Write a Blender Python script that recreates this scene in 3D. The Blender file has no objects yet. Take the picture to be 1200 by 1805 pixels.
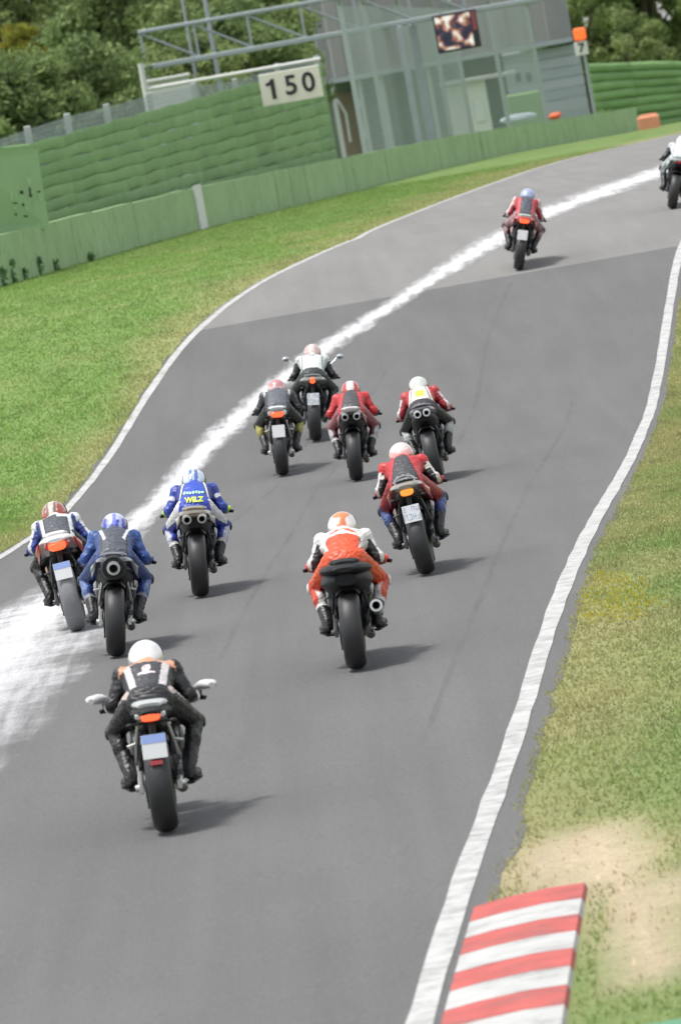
import bpy, bmesh, math, random
import numpy as np
from mathutils import Matrix, Vector, noise as mnoise
from mathutils.bvhtree import BVHTree

random.seed(7)
RNG = np.random.default_rng(11)
SC = bpy.context.scene
COL = SC.collection
R = math.radians

# ------------------------------------------------------------------ camera
F = 12000.0                       # focal length in photograph pixels (1200 x 1805)
ROLL = R(10.0)
HOR = 650.0                       # horizon above the optical axis, pixels
ZC = 4.4
PITCH = math.atan(HOR / F)
FW = Vector((0, math.cos(PITCH), -math.sin(PITCH)))
UPW = Vector((0, math.sin(PITCH), math.cos(PITCH)))
RW = Vector((1, 0, 0))
RI = RW * math.cos(ROLL) - UPW * math.sin(ROLL)
UI = RW * math.sin(ROLL) + UPW * math.cos(ROLL)
CAMP = Vector((0, 0, ZC))
cd = bpy.data.cameras.new('camera')
cam = bpy.data.objects.new('camera', cd)
COL.objects.link(cam)
m = Matrix.Identity(4)
for i in range(3):
    m[i][0], m[i][1], m[i][2], m[i][3] = RI[i], UI[i], -FW[i], CAMP[i]
cam.matrix_world = m
cd.sensor_fit = 'VERTICAL'
cd.sensor_height = 36.0
cd.sensor_width = 24.0
cd.lens = F / 1805 * 36.0
cd.clip_start = 1.0
cd.clip_end = 9000
cd.dof.use_dof = True
cd.dof.focus_distance = 66.0
cd.dof.aperture_fstop = 5.6
SC.camera = cam

# ------------------------------------------------------------------ world, sun, exposure
SUN_EL, SUN_AZ = 73.0, -100.0      # azimuth: degrees clockwise from +Y (view direction)
w = bpy.data.worlds.new('World')
SC.world = w
w.use_nodes = True
nt = w.node_tree
bg = nt.nodes['Background']
sky = nt.nodes.new('ShaderNodeTexSky')
sky.sky_type = 'NISHITA'
sky.sun_disc = False
sky.sun_elevation = R(SUN_EL)
sky.sun_rotation = R(SUN_AZ)
sky.dust_density = 2.0
sky.air_density = 1.0
hs = nt.nodes.new('ShaderNodeHueSaturation')
hs.inputs['Saturation'].default_value = 0.22
nt.links.new(sky.outputs[0], hs.inputs['Color'])
nt.links.new(hs.outputs[0], bg.inputs[0])
bg.inputs[1].default_value = 0.105
sl = bpy.data.lights.new('sun', 'SUN')
sl.energy = 1.5
sl.angle = R(10)
sl.color = (1.0, 0.97, 0.92)
so = bpy.data.objects.new('sun', sl)
COL.objects.link(so)
az, el = R(SUN_AZ), R(SUN_EL)
to_sun = Vector((math.sin(az) * math.cos(el), math.cos(az) * math.cos(el), math.sin(el)))
so.rotation_euler = (-to_sun).to_track_quat('-Z', 'Y').to_euler()
so.location = (0, 60, 60)
SC.view_settings.view_transform = 'Standard'
SC.view_settings.look = 'None'
SC.view_settings.exposure = 1.36
SC.view_settings.gamma = 1.0
SC.view_settings.use_curve_mapping = False
SC.cycles.max_bounces = 5
SC.cycles.transparent_max_bounces = 12
SC.cycles.use_denoising = True


# ------------------------------------------------------------------ small helpers
def lin(h):
    h = h.lstrip('#')
    o = []
    for i in (0, 2, 4):
        c = int(h[i:i + 2], 16) / 255
        o.append(c / 12.92 if c <= 0.04045 else ((c + 0.055) / 1.055) ** 2.4)
    return tuple(o)


def tag(o, label=None, cat=None, group=None, kind=None):
    if label: o['label'] = label
    if cat: o['category'] = cat
    if group: o['group'] = group
    if kind: o['kind'] = kind
    return o


def empty(name, loc=(0, 0, 0)):
    o = bpy.data.objects.new(name, None)
    o.empty_display_size = 0.1
    COL.objects.link(o)
    o.location = loc
    return o


def link(name, me, mat=None, parent=None):
    o = bpy.data.objects.new(name, me)
    COL.objects.link(o)
    if mat is not None and not me.materials:
        me.materials.append(mat)
    if parent is not None:
        o.parent = parent
    return o


MATS = {}


def mat(name, col, rough=0.6, metal=0.0, var=0.12, scale=8.0, bump=0.0, bscale=60.0, coat=0.0, emit=None, spec=0.5, coords='Object', dirt=None):
    if name in MATS:
        return MATS[name]
    ma = bpy.data.materials.new(name)
    ma.use_nodes = True
    n, l = ma.node_tree.nodes, ma.node_tree.links
    p = n['Principled BSDF']
    p.inputs['Roughness'].default_value = rough
    p.inputs['Metallic'].default_value = metal
    p.inputs['Coat Weight'].default_value = coat
    p.inputs['Specular IOR Level'].default_value = spec
    tc = n.new('ShaderNodeTexCoord')
    no = n.new('ShaderNodeTexNoise')
    no.inputs['Scale'].default_value = scale
    no.inputs['Detail'].default_value = 6
    l.new(tc.outputs[coords], no.inputs['Vector'])
    mx = n.new('ShaderNodeMix')
    mx.data_type = 'RGBA'
    a = tuple(c * (1 - var) for c in col) + (1,)
    b = tuple(min(1, c * (1 + var)) for c in col) + (1,)
    mx.inputs[6].default_value = a
    mx.inputs[7].default_value = b
    l.new(no.outputs[0], mx.inputs[0])
    outc = mx.outputs[2]
    if dirt:
        dn = n.new('ShaderNodeTexNoise')
        dn.inputs['Scale'].default_value = 2.6
        dn.inputs['Detail'].default_value = 9
        dn.inputs['Roughness'].default_value = .72
        l.new(tc.outputs[coords], dn.inputs['Vector'])
        dr = n.new('ShaderNodeMapRange')
        dr.inputs[1].default_value, dr.inputs[2].default_value = .52, .72
        dr.inputs[3].default_value, dr.inputs[4].default_value = 0, .7
        l.new(dn.outputs[0], dr.inputs[0])
        dm = n.new('ShaderNodeMix')
        dm.data_type = 'RGBA'
        l.new(dr.outputs[0], dm.inputs[0])
        l.new(mx.outputs[2], dm.inputs[6])
        dm.inputs[7].default_value = tuple(dirt) + (1,)
        outc = dm.outputs[2]
    l.new(outc, p.inputs['Base Color'])
    if bump:
        nb = n.new('ShaderNodeTexNoise')
        nb.inputs['Scale'].default_value = bscale
        nb.inputs['Detail'].default_value = 4
        l.new(tc.outputs[coords], nb.inputs['Vector'])
        bp = n.new('ShaderNodeBump')
        bp.inputs['Strength'].default_value = bump
        bp.inputs['Distance'].default_value = 0.02
        l.new(nb.outputs[0], bp.inputs['Height'])
        l.new(bp.outputs[0], p.inputs['Normal'])
    if emit:
        p.inputs['Emission Color'].default_value = tuple(emit[:3]) + (1,)
        p.inputs['Emission Strength'].default_value = emit[3]
    MATS[name] = ma
    return ma


def attr_mat(name, rough=0.5, coat=0.0, bump=0.12, bscale=160, attr='Col', spec=0.5):
    if name in MATS:
        return MATS[name]
    ma = bpy.data.materials.new(name)
    ma.use_nodes = True
    n, l = ma.node_tree.nodes, ma.node_tree.links
    p = n['Principled BSDF']
    p.inputs['Roughness'].default_value = rough
    p.inputs['Coat Weight'].default_value = coat
    p.inputs['Specular IOR Level'].default_value = spec
    at = n.new('ShaderNodeAttribute')
    at.attribute_name = attr
    tc = n.new('ShaderNodeTexCoord')
    no = n.new('ShaderNodeTexNoise')
    no.inputs['Scale'].default_value = 14
    no.inputs['Detail'].default_value = 5
    l.new(tc.outputs['Object'], no.inputs['Vector'])
    mr = n.new('ShaderNodeMapRange')
    mr.inputs[1].default_value, mr.inputs[2].default_value = 0.25, 0.75
    mr.inputs[3].default_value, mr.inputs[4].default_value = 0.8, 1.08
    l.new(no.outputs[0], mr.inputs[0])
    mx = n.new('ShaderNodeMix')
    mx.data_type = 'RGBA'
    mx.blend_type = 'MULTIPLY'
    mx.inputs[0].default_value = 1.0
    l.new(at.outputs['Color'], mx.inputs[6])
    l.new(mr.outputs[0], mx.inputs[7])
    l.new(mx.outputs[2], p.inputs['Base Color'])
    nb = n.new('ShaderNodeTexNoise')
    nb.inputs['Scale'].default_value = bscale
    l.new(tc.outputs['Object'], nb.inputs['Vector'])
    bp = n.new('ShaderNodeBump')
    bp.inputs['Strength'].default_value = bump
    bp.inputs['Distance'].default_value = 0.01
    l.new(nb.outputs[0], bp.inputs['Height'])
    l.new(bp.outputs[0], p.inputs['Normal'])
    MATS[name] = ma
    return ma


class MB:
    def __init__(s):
        s.v, s.f = [], []

    def add(s, v, f):
        o = len(s.v)
        s.v += [tuple(p) for p in v]
        s.f += [tuple(i + o for i in q) for q in f]
        return s

    def box(s, c, d, rot=None, bev=0.0):
        x, y, z = d[0] / 2, d[1] / 2, d[2] / 2
        if bev <= 0:
            vs = [Vector((sx * x, sy * y, sz * z)) for sz in (-1, 1) for sy in (-1, 1) for sx in (-1, 1)]
            fs = [(0, 2, 3, 1), (4, 5, 7, 6), (0, 1, 5, 4), (2, 6, 7, 3), (0, 4, 6, 2), (1, 3, 7, 5)]
        else:
            b = min(bev, x * .9, y * .9, z * .9)
            ring = lambda hx, hy, k: [(-hx + k, -hy), (hx - k, -hy), (hx, -hy + k), (hx, hy - k), (hx - k, hy), (-hx + k, hy), (-hx, hy - k), (-hx, -hy + k)]
            vs = []
            for zz, sh in ((-z, b), (-z + b, 0), (z - b, 0), (z, b)):
                vs += [Vector((px, py, zz)) for px, py in ring(x - sh, y - sh, b)]
            fs = [tuple(range(7, -1, -1)), tuple(range(24, 32))]
            for k in range(3):
                for i in range(8):
                    j = (i + 1) % 8
                    fs.append((k * 8 + i, k * 8 + j, k * 8 + 8 + j, k * 8 + 8 + i))
        if rot is not None:
            vs = [rot @ p for p in vs]
        c = Vector(c)
        return s.add([p + c for p in vs], fs)

    def tube(s, path, rad, n=8, cap=True):
        P = [Vector(p) for p in path]
        if not hasattr(rad, '__len__'):
            rad = [rad] * len(P)
        vs, fs = [], []
        ref = None
        for i, p in enumerate(P):
            t = (P[min(i + 1, len(P) - 1)] - P[max(i - 1, 0)])
            t.normalize()
            if ref is None:
                ref = Vector((0, 0, 1)) if abs(t.z) < .9 else Vector((1, 0, 0))
            a = (ref - t * ref.dot(t)).normalized()
            ref = a
            b = t.cross(a)
            for k in range(n):
                th = 2 * math.pi * k / n
                vs.append(p + (a * math.cos(th) + b * math.sin(th)) * rad[i])
        for i in range(len(P) - 1):
            for k in range(n):
                j = (k + 1) % n
                fs.append((i * n + k, i * n + j, (i + 1) * n + j, (i + 1) * n + k))
        if cap:
            fs.append(tuple(range(n - 1, -1, -1)))
            fs.append(tuple((len(P) - 1) * n + k for k in range(n)))
        return s.add(vs, fs)

    def sphere(s, c, r, nu=14, nv=9, rot=None):
        if not hasattr(r, '__len__'):
            r = (r, r, r)
        vs = [Vector((0, 0, -r[2]))]
        for j in range(1, nv):
            ph = -math.pi / 2 + math.pi * j / nv
            for i in range(nu):
                th = 2 * math.pi * i / nu
                vs.append(Vector((r[0] * math.cos(ph) * math.cos(th), r[1] * math.cos(ph) * math.sin(th), r[2] * math.sin(ph))))
        vs.append(Vector((0, 0, r[2])))
        fs = []
        for i in range(nu):
            fs.append((0, 1 + (i + 1) % nu, 1 + i))
        for j in range(nv - 2):
            for i in range(nu):
                a, b = 1 + j * nu + i, 1 + j * nu + (i + 1) % nu
                fs.append((a, b, b + nu, a + nu))
        top = len(vs) - 1
        o = 1 + (nv - 2) * nu
        for i in range(nu):
            fs.append((o + i, o + (i + 1) % nu, top))
        if rot is not None:
            vs = [rot @ p for p in vs]
        c = Vector(c)
        return s.add([p + c for p in vs], fs)

    def lathe(s, prof, c, axis='X', n=28, closed=False):
        vs, fs = [], []
        c = Vector(c)
        for (a, r) in prof:
            for k in range(n):
                th = 2 * math.pi * k / n
                u, v = r * math.cos(th), r * math.sin(th)
                p = Vector((a, u, v)) if axis == 'X' else (Vector((u, a, v)) if axis == 'Y' else Vector((u, v, a)))
                vs.append(p + c)
        m_ = len(prof)
        for i in range(m_ if closed else m_ - 1):
            i2 = (i + 1) % m_
            for k in range(n):
                j = (k + 1) % n
                fs.append((i * n + k, i * n + j, i2 * n + j, i2 * n + k))
        return s.add(vs, fs)

    def loft(s, secs, n=18, e=2.6, cap=True):
        """sections (y, x, z, half width, half height[, lower squeeze]) along Y as superellipses"""
        vs, fs = [], []
        for sec in secs:
            y, x, z, hw, hh = sec[:5]
            q = sec[5] if len(sec) > 5 else 1.0
            for k in range(n):
                th = 2 * math.pi * k / n
                ct, st = math.cos(th), math.sin(th)
                px = math.copysign(abs(ct) ** (2 / e), ct) * hw
                pz = math.copysign(abs(st) ** (2 / e), st) * hh
                if pz < 0:
                    px *= 1 + (q - 1) * (-pz / hh)
                vs.append((x + px, y, z + pz))
        m_ = len(secs)
        for i in range(m_ - 1):
            for k in range(n):
                j = (k + 1) % n
                fs.append((i * n + k, i * n + j, (i + 1) * n + j, (i + 1) * n + k))
        if cap:
            fs.append(tuple(range(n)))
            fs.append(tuple((m_ - 1) * n + k for k in range(n - 1, -1, -1)))
        return s.add(vs, fs)

    def mesh(s, name='mesh', smooth=True, angle=38):
        me = bpy.data.meshes.new(name)
        me.from_pydata(s.v, [], s.f)
        bm = bmesh.new()
        bm.from_mesh(me)
        bmesh.ops.recalc_face_normals(bm, faces=bm.faces)
        bm.to_mesh(me)
        bm.free()
        if smooth:
            me.polygons.foreach_set('use_smooth', [True] * len(me.polygons))
            try:
                me.set_sharp_from_angle(angle=R(angle))
            except Exception:
                pass
        me.update()
        return me

    def build(s, name, ma, parent=None, smooth=True, angle=38):
        return link(name, s.mesh(name, smooth, angle), ma, parent)


# ------------------------------------------------------------------ ground profile and pixel <-> place
PROF = [(15, -4.9), (25, -4.68), (34, -4.5), (45, -4.38), (55, -4.24), (65, -4.2), (78, -4.27), (88, -4.27), (95, -4.03), (103, -3.42), (111, -2.77),
        (119, -2.28), (130, -2.02), (147, -1.9), (178, -1.74), (205, -1.72), (240, -1.76), (275, -1.85), (320, -2.1), (400, -2.2), (700, -2.2), (6000, -2.2)]
PX = np.array([p[0] for p in PROF], float)
PZ = np.array([p[1] for p in PROF], float)
_d = np.diff(PZ) / np.diff(PX)
_m = np.zeros(len(PX))
_m[0], _m[-1] = _d[0], 0
for i in range(1, len(PX) - 1):
    h0, h1 = PX[i] - PX[i - 1], PX[i + 1] - PX[i]
    _m[i] = (_d[i - 1] * h1 + _d[i] * h0) / (h0 + h1) if _d[i - 1] * _d[i] > 0 else 0.0


def gz(y):
    y = np.clip(np.asarray(y, float), PX[0], PX[-1])
    i = np.clip(np.searchsorted(PX, y, 'right') - 1, 0, len(PX) - 2)
    h = PX[i + 1] - PX[i]
    t = (y - PX[i]) / h
    return ZC + ((2 * t**3 - 3 * t**2 + 1) * PZ[i] + (t**3 - 2 * t**2 + t) * h * _m[i] + (-2 * t**3 + 3 * t**2) * PZ[i + 1] + (t**3 - t**2) * h * _m[i + 1])


def ray(px, py):
    return FW * F + RI * (px - 600) + UI * (902.5 - py)


def at(px, py, depth):
    r = ray(px, py)
    return CAMP + r * (depth / r.y)


_YS = np.linspace(20, 420, 8001)
_GZ = gz(_YS)


def ground(px, py):
    r = ray(px, py)
    z = ZC + _YS * (r.z / r.y)
    hit = np.nonzero(z <= _GZ)[0]
    k = hit[0] if len(hit) else len(_YS) - 1
    return Vector((r.x / r.y * _YS[k], _YS[k], _GZ[k]))


RIGHT_PX = [(740, 1805), (783, 1654), (835, 1500), (909, 1299), (948, 1166), (993, 1033), (1058, 900), (1115, 800), (1150, 700), (1173, 575), (1187, 492), (1198, 433)]
LEFT_PX = [(0, 983), (58, 950), (125, 887), (200, 796), (242, 725), (283, 658), (325, 606), (362, 569), (408, 533), (450, 504), (512, 473), (562, 450), (650, 407), (760, 363), (870, 324),
           (980, 286), (1090, 258), (1200, 236)]
rp = np.array([ground(*p)[:2] for p in RIGHT_PX])
lp = np.array([ground(*p)[:2] for p in LEFT_PX])


def smooth_curve(y, x, deg, ys):
    c = np.polyfit(y - 100, x, deg)
    return np.polyval(c, ys - 100)


# a smooth centre line from both measured edges: right edge up close, left edge beyond
def _edge(pts):
    o = np.argsort(pts[:, 1])
    y, x = pts[o, 1], pts[o, 0]
    return y, x


ry, rx = _edge(rp)
ly, lx = _edge(lp)
WID = float(np.median(np.interp(np.linspace(84, 108, 20), ly, lx) - np.interp(np.linspace(84, 108, 20), ry, rx)))
YL = np.concatenate([np.arange(20, 132, 1.0), np.arange(132, 336, 3.0)])
ext = np.array([[lx[-1] + 1.75 * k + 0.17 * k * k, ly[-1] + 10 * k] for k in range(1, 13)])
yy = np.concatenate([ly, ext[:, 1]])
xx = np.concatenate([lx, ext[:, 0]])
XL = np.interp(YL, yy, xx)
XR = np.interp(YL, ry, rx)
sl0 = (rx[1] - rx[0]) / (ry[1] - ry[0])
XR = np.where(YL < ry[0], rx[0] + (YL - ry[0]) * sl0, XR)
XL = np.where(YL < ly[0] + 0.5, XR + (lx[0] - np.interp(ly[0], ry, rx)), XL)
XR = np.where(YL > ry[-1], XL + (rx[-1] - np.interp(ry[-1], yy, xx)), XR)


def relax(a, k):
    for _ in range(k):
        b = a.copy()
        b[1:-1] = a[:-2] * .25 + a[1:-1] * .5 + a[2:] * .25
        a = b
    return a


XL, XR = relax(XL, 14), relax(XR, 14)
fXL = lambda y: np.interp(y, YL, XL)
fXR = lambda y: np.interp(y, YL, XR)
print('track width', WID, 'at 45', fXR(45) - fXL(45), 'at 150', fXR(150) - fXL(150))


def vnoise(x, y, seed=0):
    """value noise on numpy arrays"""
    x, y = np.asarray(x, float), np.asarray(y, float)
    xi, yi = np.floor(x).astype(int), np.floor(y).astype(int)
    fx, fy = x - xi, y - yi
    fx, fy = fx * fx * (3 - 2 * fx), fy * fy * (3 - 2 * fy)

    def hsh(a, b):
        n_ = (a * 374761393 + b * 668265263 + seed * 1442695041) & 0x7fffffff
        n_ = ((n_ ^ (n_ >> 13)) * 1274126177) & 0x7fffffff
        return (n_ ^ (n_ >> 16)) % 10007 / 10007.0
    return (hsh(xi, yi) * (1 - fx) + hsh(xi + 1, yi) * fx) * (1 - fy) + (hsh(xi, yi + 1) * (1 - fx) + hsh(xi + 1, yi + 1) * fx) * fy


def fbm(x, y, seed=0, o=3):
    s, a, t = 0, .5, 0
    for k in range(o):
        s = s + a * vnoise(x * 2**k, y * 2**k, seed + k)
        t += a
        a *= .55
    return s / t


# ------------------------------------------------------------------ materials of the setting
def asphalt_mat(name, base, tint):
    ma = bpy.data.materials.new(name)
    ma.use_nodes = True
    n, l = ma.node_tree.nodes, ma.node_tree.links
    p = n['Principled BSDF']
    p.inputs['Roughness'].default_value = 0.88
    p.inputs['Specular IOR Level'].default_value = 0.3
    tc = n.new('ShaderNodeTexCoord')
    mp = n.new('ShaderNodeMapping')
    mp.inputs['Scale'].default_value = (1.0, 0.22, 1)
    l.new(tc.outputs['Object'], mp.inputs[0])
    big = n.new('ShaderNodeTexNoise')
    big.inputs['Scale'].default_value = 0.7
    big.inputs['Detail'].default_value = 7
    big.inputs['Roughness'].default_value = 0.6
    l.new(mp.outputs[0], big.inputs['Vector'])
    fine = n.new('ShaderNodeTexNoise')
    fine.inputs['Scale'].default_value = 55
    fine.inputs['Detail'].default_value = 3
    l.new(tc.outputs['Object'], fine.inputs['Vector'])
    st = n.new('ShaderNodeTexNoise')
    st.inputs['Scale'].default_value = 3.2
    st.inputs['Detail'].default_value = 4
    mp2 = n.new('ShaderNodeMapping')
    mp2.inputs['Scale'].default_value = (1.0, 0.02, 1)
    mp2.inputs['Rotation'].default_value = (0, 0, R(4.5))
    l.new(tc.outputs['Object'], mp2.inputs[0])
    l.new(mp2.outputs[0], st.inputs['Vector'])
    cr = n.new('ShaderNodeMapRange')
    cr.inputs[1].default_value, cr.inputs[2].default_value = 0.3, 0.7
    cr.inputs[3].default_value, cr.inputs[4].default_value = base * 0.92, base * 1.07
    l.new(big.outputs[0], cr.inputs[0])
    m1 = n.new('ShaderNodeMath')
    m1.operation = 'MULTIPLY_ADD'
    m1.inputs[1].default_value = base * 1.3
    l.new(fine.outputs[0], m1.inputs[0])
    ad = n.new('ShaderNodeMath')
    ad.operation = 'SUBTRACT'
    ad.inputs[1].default_value = base * 0.65
    l.new(cr.outputs[0], ad.inputs[0])
    l.new(ad.outputs[0], m1.inputs[2])
    m2 = n.new('ShaderNodeMapRange')
    m2.inputs[1].default_value, m2.inputs[2].default_value = 0.3, 0.7
    m2.inputs[3].default_value, m2.inputs[4].default_value = 0.93, 1.06
    l.new(st.outputs[0], m2.inputs[0])
    mul = n.new('ShaderNodeMath')
    mul.operation = 'MULTIPLY'
    l.new(m1.outputs[0], mul.inputs[0])
    l.new(m2.outputs[0], mul.inputs[1])
    cb = n.new('ShaderNodeMix')
    cb.data_type = 'RGBA'
    cb.blend_type = 'MULTIPLY'
    cb.inputs[0].default_value = 1
    cb.inputs[6].default_value = tint + (1,)
    l.new(mul.outputs[0], cb.inputs[7])
    l.new(cb.outputs[2], p.inputs['Base Color'])
    bp = n.new('ShaderNodeBump')
    bp.inputs['Strength'].default_value = 0.35
    bp.inputs['Distance'].default_value = 0.01
    l.new(fine.outputs[0], bp.inputs['Height'])
    l.new(bp.outputs[0], p.inputs['Normal'])
    return ma


M_ROAD = asphalt_mat('asphalt_near', 0.099, (1.005, 1.0, 1.0))
M_ROAD2 = asphalt_mat('asphalt_old', 0.162, (1.0, 0.975, 0.93))


def grass_mat(name, leaf):
    ma = bpy.data.materials.new(name)
    ma.use_nodes = True
    n, l = ma.node_tree.nodes, ma.node_tree.links
    p = n['Principled BSDF']
    p.inputs['Roughness'].default_value = 0.9
    p.inputs['Specular IOR Level'].default_value = 0.15
    at_ = n.new('ShaderNodeAttribute')
    at_.attribute_name = 'Col'
    tc = n.new('ShaderNodeTexCoord')
    a = n.new('ShaderNodeTexNoise')
    a.inputs['Scale'].default_value = 9.0
    a.inputs['Detail'].default_value = 8
    a.inputs['Roughness'].default_value = 0.7
    l.new(tc.outputs['Object'], a.inputs['Vector'])
    mr = n.new('ShaderNodeMapRange')
    mr.inputs[1].default_value, mr.inputs[2].default_value = 0.3, 0.7
    mr.inputs[3].default_value, mr.inputs[4].default_value = (0.86, 1.14) if not leaf else (0.85, 1.15)
    l.new(a.outputs[0], mr.inputs[0])
    mx = n.new('ShaderNodeMix')
    mx.data_type = 'RGBA'
    mx.blend_type = 'MULTIPLY'
    mx.inputs[0].default_value = 1
    fg = n.new('ShaderNodeTexNoise')
    fg.inputs['Scale'].default_value = 48
    fg.inputs['Detail'].default_value = 4
    l.new(tc.outputs['Object'], fg.inputs['Vector'])
    fr = n.new('ShaderNodeMapRange')
    fr.inputs[1].default_value, fr.inputs[2].default_value = .3, .7
    fr.inputs[3].default_value, fr.inputs[4].default_value = .74, 1.22
    l.new(fg.outputs[0], fr.inputs[0])
    fm_ = n.new('ShaderNodeMath')
    fm_.operation = 'MULTIPLY'
    l.new(mr.outputs[0], fm_.inputs[0])
    l.new(fr.outputs[0], fm_.inputs[1])
    l.new(at_.outputs['Color'], mx.inputs[6])
    l.new(fm_.outputs[0], mx.inputs[7])
    l.new(mx.outputs[2], p.inputs['Base Color'])
    if leaf:
        tr = n.new('ShaderNodeBsdfTranslucent')
        l.new(mx.outputs[2], tr.inputs['Color'])
        ms = n.new('ShaderNodeMixShader')
        ms.inputs[0].default_value = .45
        l.new(p.outputs[0], ms.inputs[1])
        l.new(tr.outputs[0], ms.inputs[2])
        l.new(ms.outputs[0], n['Material Output'].inputs['Surface'])
    if not leaf:
        bp = n.new('ShaderNodeBump')
        bp.inputs['Strength'].default_value = 0.6
        bp.inputs['Distance'].default_value = 0.05
        l.new(a.outputs[0], bp.inputs['Height'])
        l.new(bp.outputs[0], p.inputs['Normal'])
    return ma


M_GROUND = grass_mat('turf_soil', False)
M_BLADE = grass_mat('grass_blades', True)
K0 = ground(925, 1586).y
GREEN_L = np.array((0.158, 0.250, 0.068))
GREEN_R = np.array((0.165, 0.225, 0.075))
DRY = np.array((0.320, 0.280, 0.145))
SAND = np.array((0.42, 0.345, 0.235))


def grass_color(x, y):
    x, y = np.asarray(x, float), np.asarray(y, float)
    xl, xr = fXL(y), fXR(y)
    left = x < (xl + xr) / 2
    d = np.where(left, xl - x, x - xr)
    nz = fbm(x * .9, y * .35, 3)
    nz2 = fbm(x * 3.1, y * 1.2, 9)
    base = np.where(left[..., None], GREEN_L, GREEN_R)
    dry = np.clip(1.15 - d / np.where(left, np.interp(y, [80, 105, 125, 150, 200], [.7, .8, 1.7, 2.6, 3.0]), 1.15) + (nz - .5) * 1.8, 0, 1) * 0.62
    dry = np.maximum(dry, np.clip((nz * .6 + nz2 * .4 - .5) * 2.6, 0, .75) * np.where(left, .5, 0.95))
    dark = np.clip((0.46 - nz2) * 2.2, 0, .45) * np.where(left, .8, .6)
    c = base * (1 - dry[..., None]) + DRY * dry[..., None]
    c = c * (1 - dark[..., None] * .6)
    # bare sandy patches by the kerb
    e1 = ((x - (xr + 0.66)) / 0.46) ** 2 + ((y - K0 - 1.35) / 1.75) ** 2
    sand = np.clip(1.45 - e1 + (nz2 - .5) * 1.4, 0, 1)
    rect = np.clip(1.2 - np.maximum(np.abs((x - (xr + 1.17)) / 0.27), np.abs((y - 36.5) / 2.45)) ** 3 + (nz2 - .5) * .5, 0, 1) * 1.2
    sand = np.clip(np.maximum(sand, rect), 0, 1)
    c = c * (1 - sand[..., None]) + SAND * sand[..., None] * (0.85 + .3 * nz2[..., None])
    return c, sand, d, left


# ------------------------------------------------------------------ terrain
ty = np.concatenate([[-60, 0], YL, [345, 370, 400, 460, 560, 700, 1000, 1600, 3000, 6000]])
tx = np.concatenate([[-4000, -1500, -600, -250, -120, -70, -40, -28], np.arange(-22, 26.01, 0.4), [32, 42, 70, 120, 250, 600, 1500, 4000]])
GX, GY = np.meshgrid(tx, ty)
GZ_ = gz(GY)
ny, nx = GX.shape
verts = np.stack([GX, GY, GZ_], -1).reshape(-1, 3)
idx = np.arange(ny * nx).reshape(ny, nx)
faces = np.stack([idx[:-1, :-1], idx[:-1, 1:], idx[1:, 1:], idx[1:, :-1]], -1).reshape(-1, 4)
me = bpy.data.meshes.new('ground')
me.from_pydata(verts.tolist(), [], faces.tolist())
ca = me.color_attributes.new('Col', 'FLOAT_COLOR', 'POINT')
gc, _, _, _ = grass_color(GX.ravel(), GY.ravel())
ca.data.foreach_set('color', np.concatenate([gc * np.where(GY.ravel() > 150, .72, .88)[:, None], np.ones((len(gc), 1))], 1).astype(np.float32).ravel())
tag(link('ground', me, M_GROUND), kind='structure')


def strip(name, ys, a, b, ma, dz, nx_=2, kind='structure', uv=True):
    """sheet between x=a(y) and x=b(y) that follows the ground"""
    vs, fs, uvs = [], [], []
    acc = 0
    for i, y in enumerate(ys):
        if i:
            acc += ys[i] - ys[i - 1]
        for k in range(nx_):
            t = k / (nx_ - 1)
            vs.append((a[i] * (1 - t) + b[i] * t, y, float(np.interp(y, YL, gz(YL))) + dz))
            uvs.append((t, acc))
    for i in range(len(ys) - 1):
        for k in range(nx_ - 1):
            q = i * nx_ + k
            fs.append((q, q + 1, q + nx_ + 1, q + nx_))
    me = bpy.data.meshes.new(name)
    me.from_pydata(vs, [], fs)
    if uv:
        u = me.uv_layers.new(name='UVMap')
        for lp_ in me.loops:
            u.data[lp_.index].uv = uvs[lp_.vertex_index]
    o = link(name, me, ma)
    if kind:
        o['kind'] = kind
    return o


SEAM = float(ground(780, 507).y)
ya = np.concatenate([YL[YL < SEAM], [SEAM]])
yb = np.concatenate([[SEAM], YL[YL > SEAM]])
apr = lambda y: np.interp(y, [30, 45, 70, 110], [.30, .24, .20, .16]) + (fbm(y * .9, y * 0 + 3, 21) - .5) * .14 + np.where(y < 40.3, 0, 0)
apl = lambda y: .13 + (fbm(y * .8, y * 0 + 7, 5) - .5) * .16
strip('road', ya, fXL(ya) - apl(ya), fXR(ya) + apr(ya), M_ROAD, 0.004, 9)
strip('road_old_surface', yb, fXL(yb) - apl(yb), fXR(yb) + apr(yb), M_ROAD2, 0.004, 9)

# white edge lines, worn
ML = bpy.data.materials.new('line_paint')
ML.use_nodes = True
n, l = ML.node_tree.nodes, ML.node_tree.links
p = n['Principled BSDF']
p.inputs['Roughness'].default_value = .8
tc = n.new('ShaderNodeTexCoord')
no = n.new('ShaderNodeTexNoise')
no.inputs['Scale'].default_value = 5
no.inputs['Detail'].default_value = 9
no.inputs['Roughness'].default_value = .75
l.new(tc.outputs['Object'], no.inputs['Vector'])
rmp = n.new('ShaderNodeValToRGB')
rmp.color_ramp.elements[0].position = .36
rmp.color_ramp.elements[0].color = (.22, .22, .215, 1)
rmp.color_ramp.elements[1].position = .56
rmp.color_ramp.elements[1].color = (.39, .39, .38, 1)
l.new(no.outputs[0], rmp.inputs[0])
l.new(rmp.outputs[0], p.inputs['Base Color'])
wob = lambda y, s_: (fbm(y * 1.3, y * 0 + s_, 31) - .5) * .03
yr = YL[YL < 300]
hwr = np.interp(yr, [30, 37, 45, 65, 110, 300], [.076, .074, .073, .073, .070, .07])
strip('road_marking', yr, fXR(yr) - hwr + wob(yr, 1), fXR(yr) + hwr + wob(yr, 2), ML, 0.009)
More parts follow.
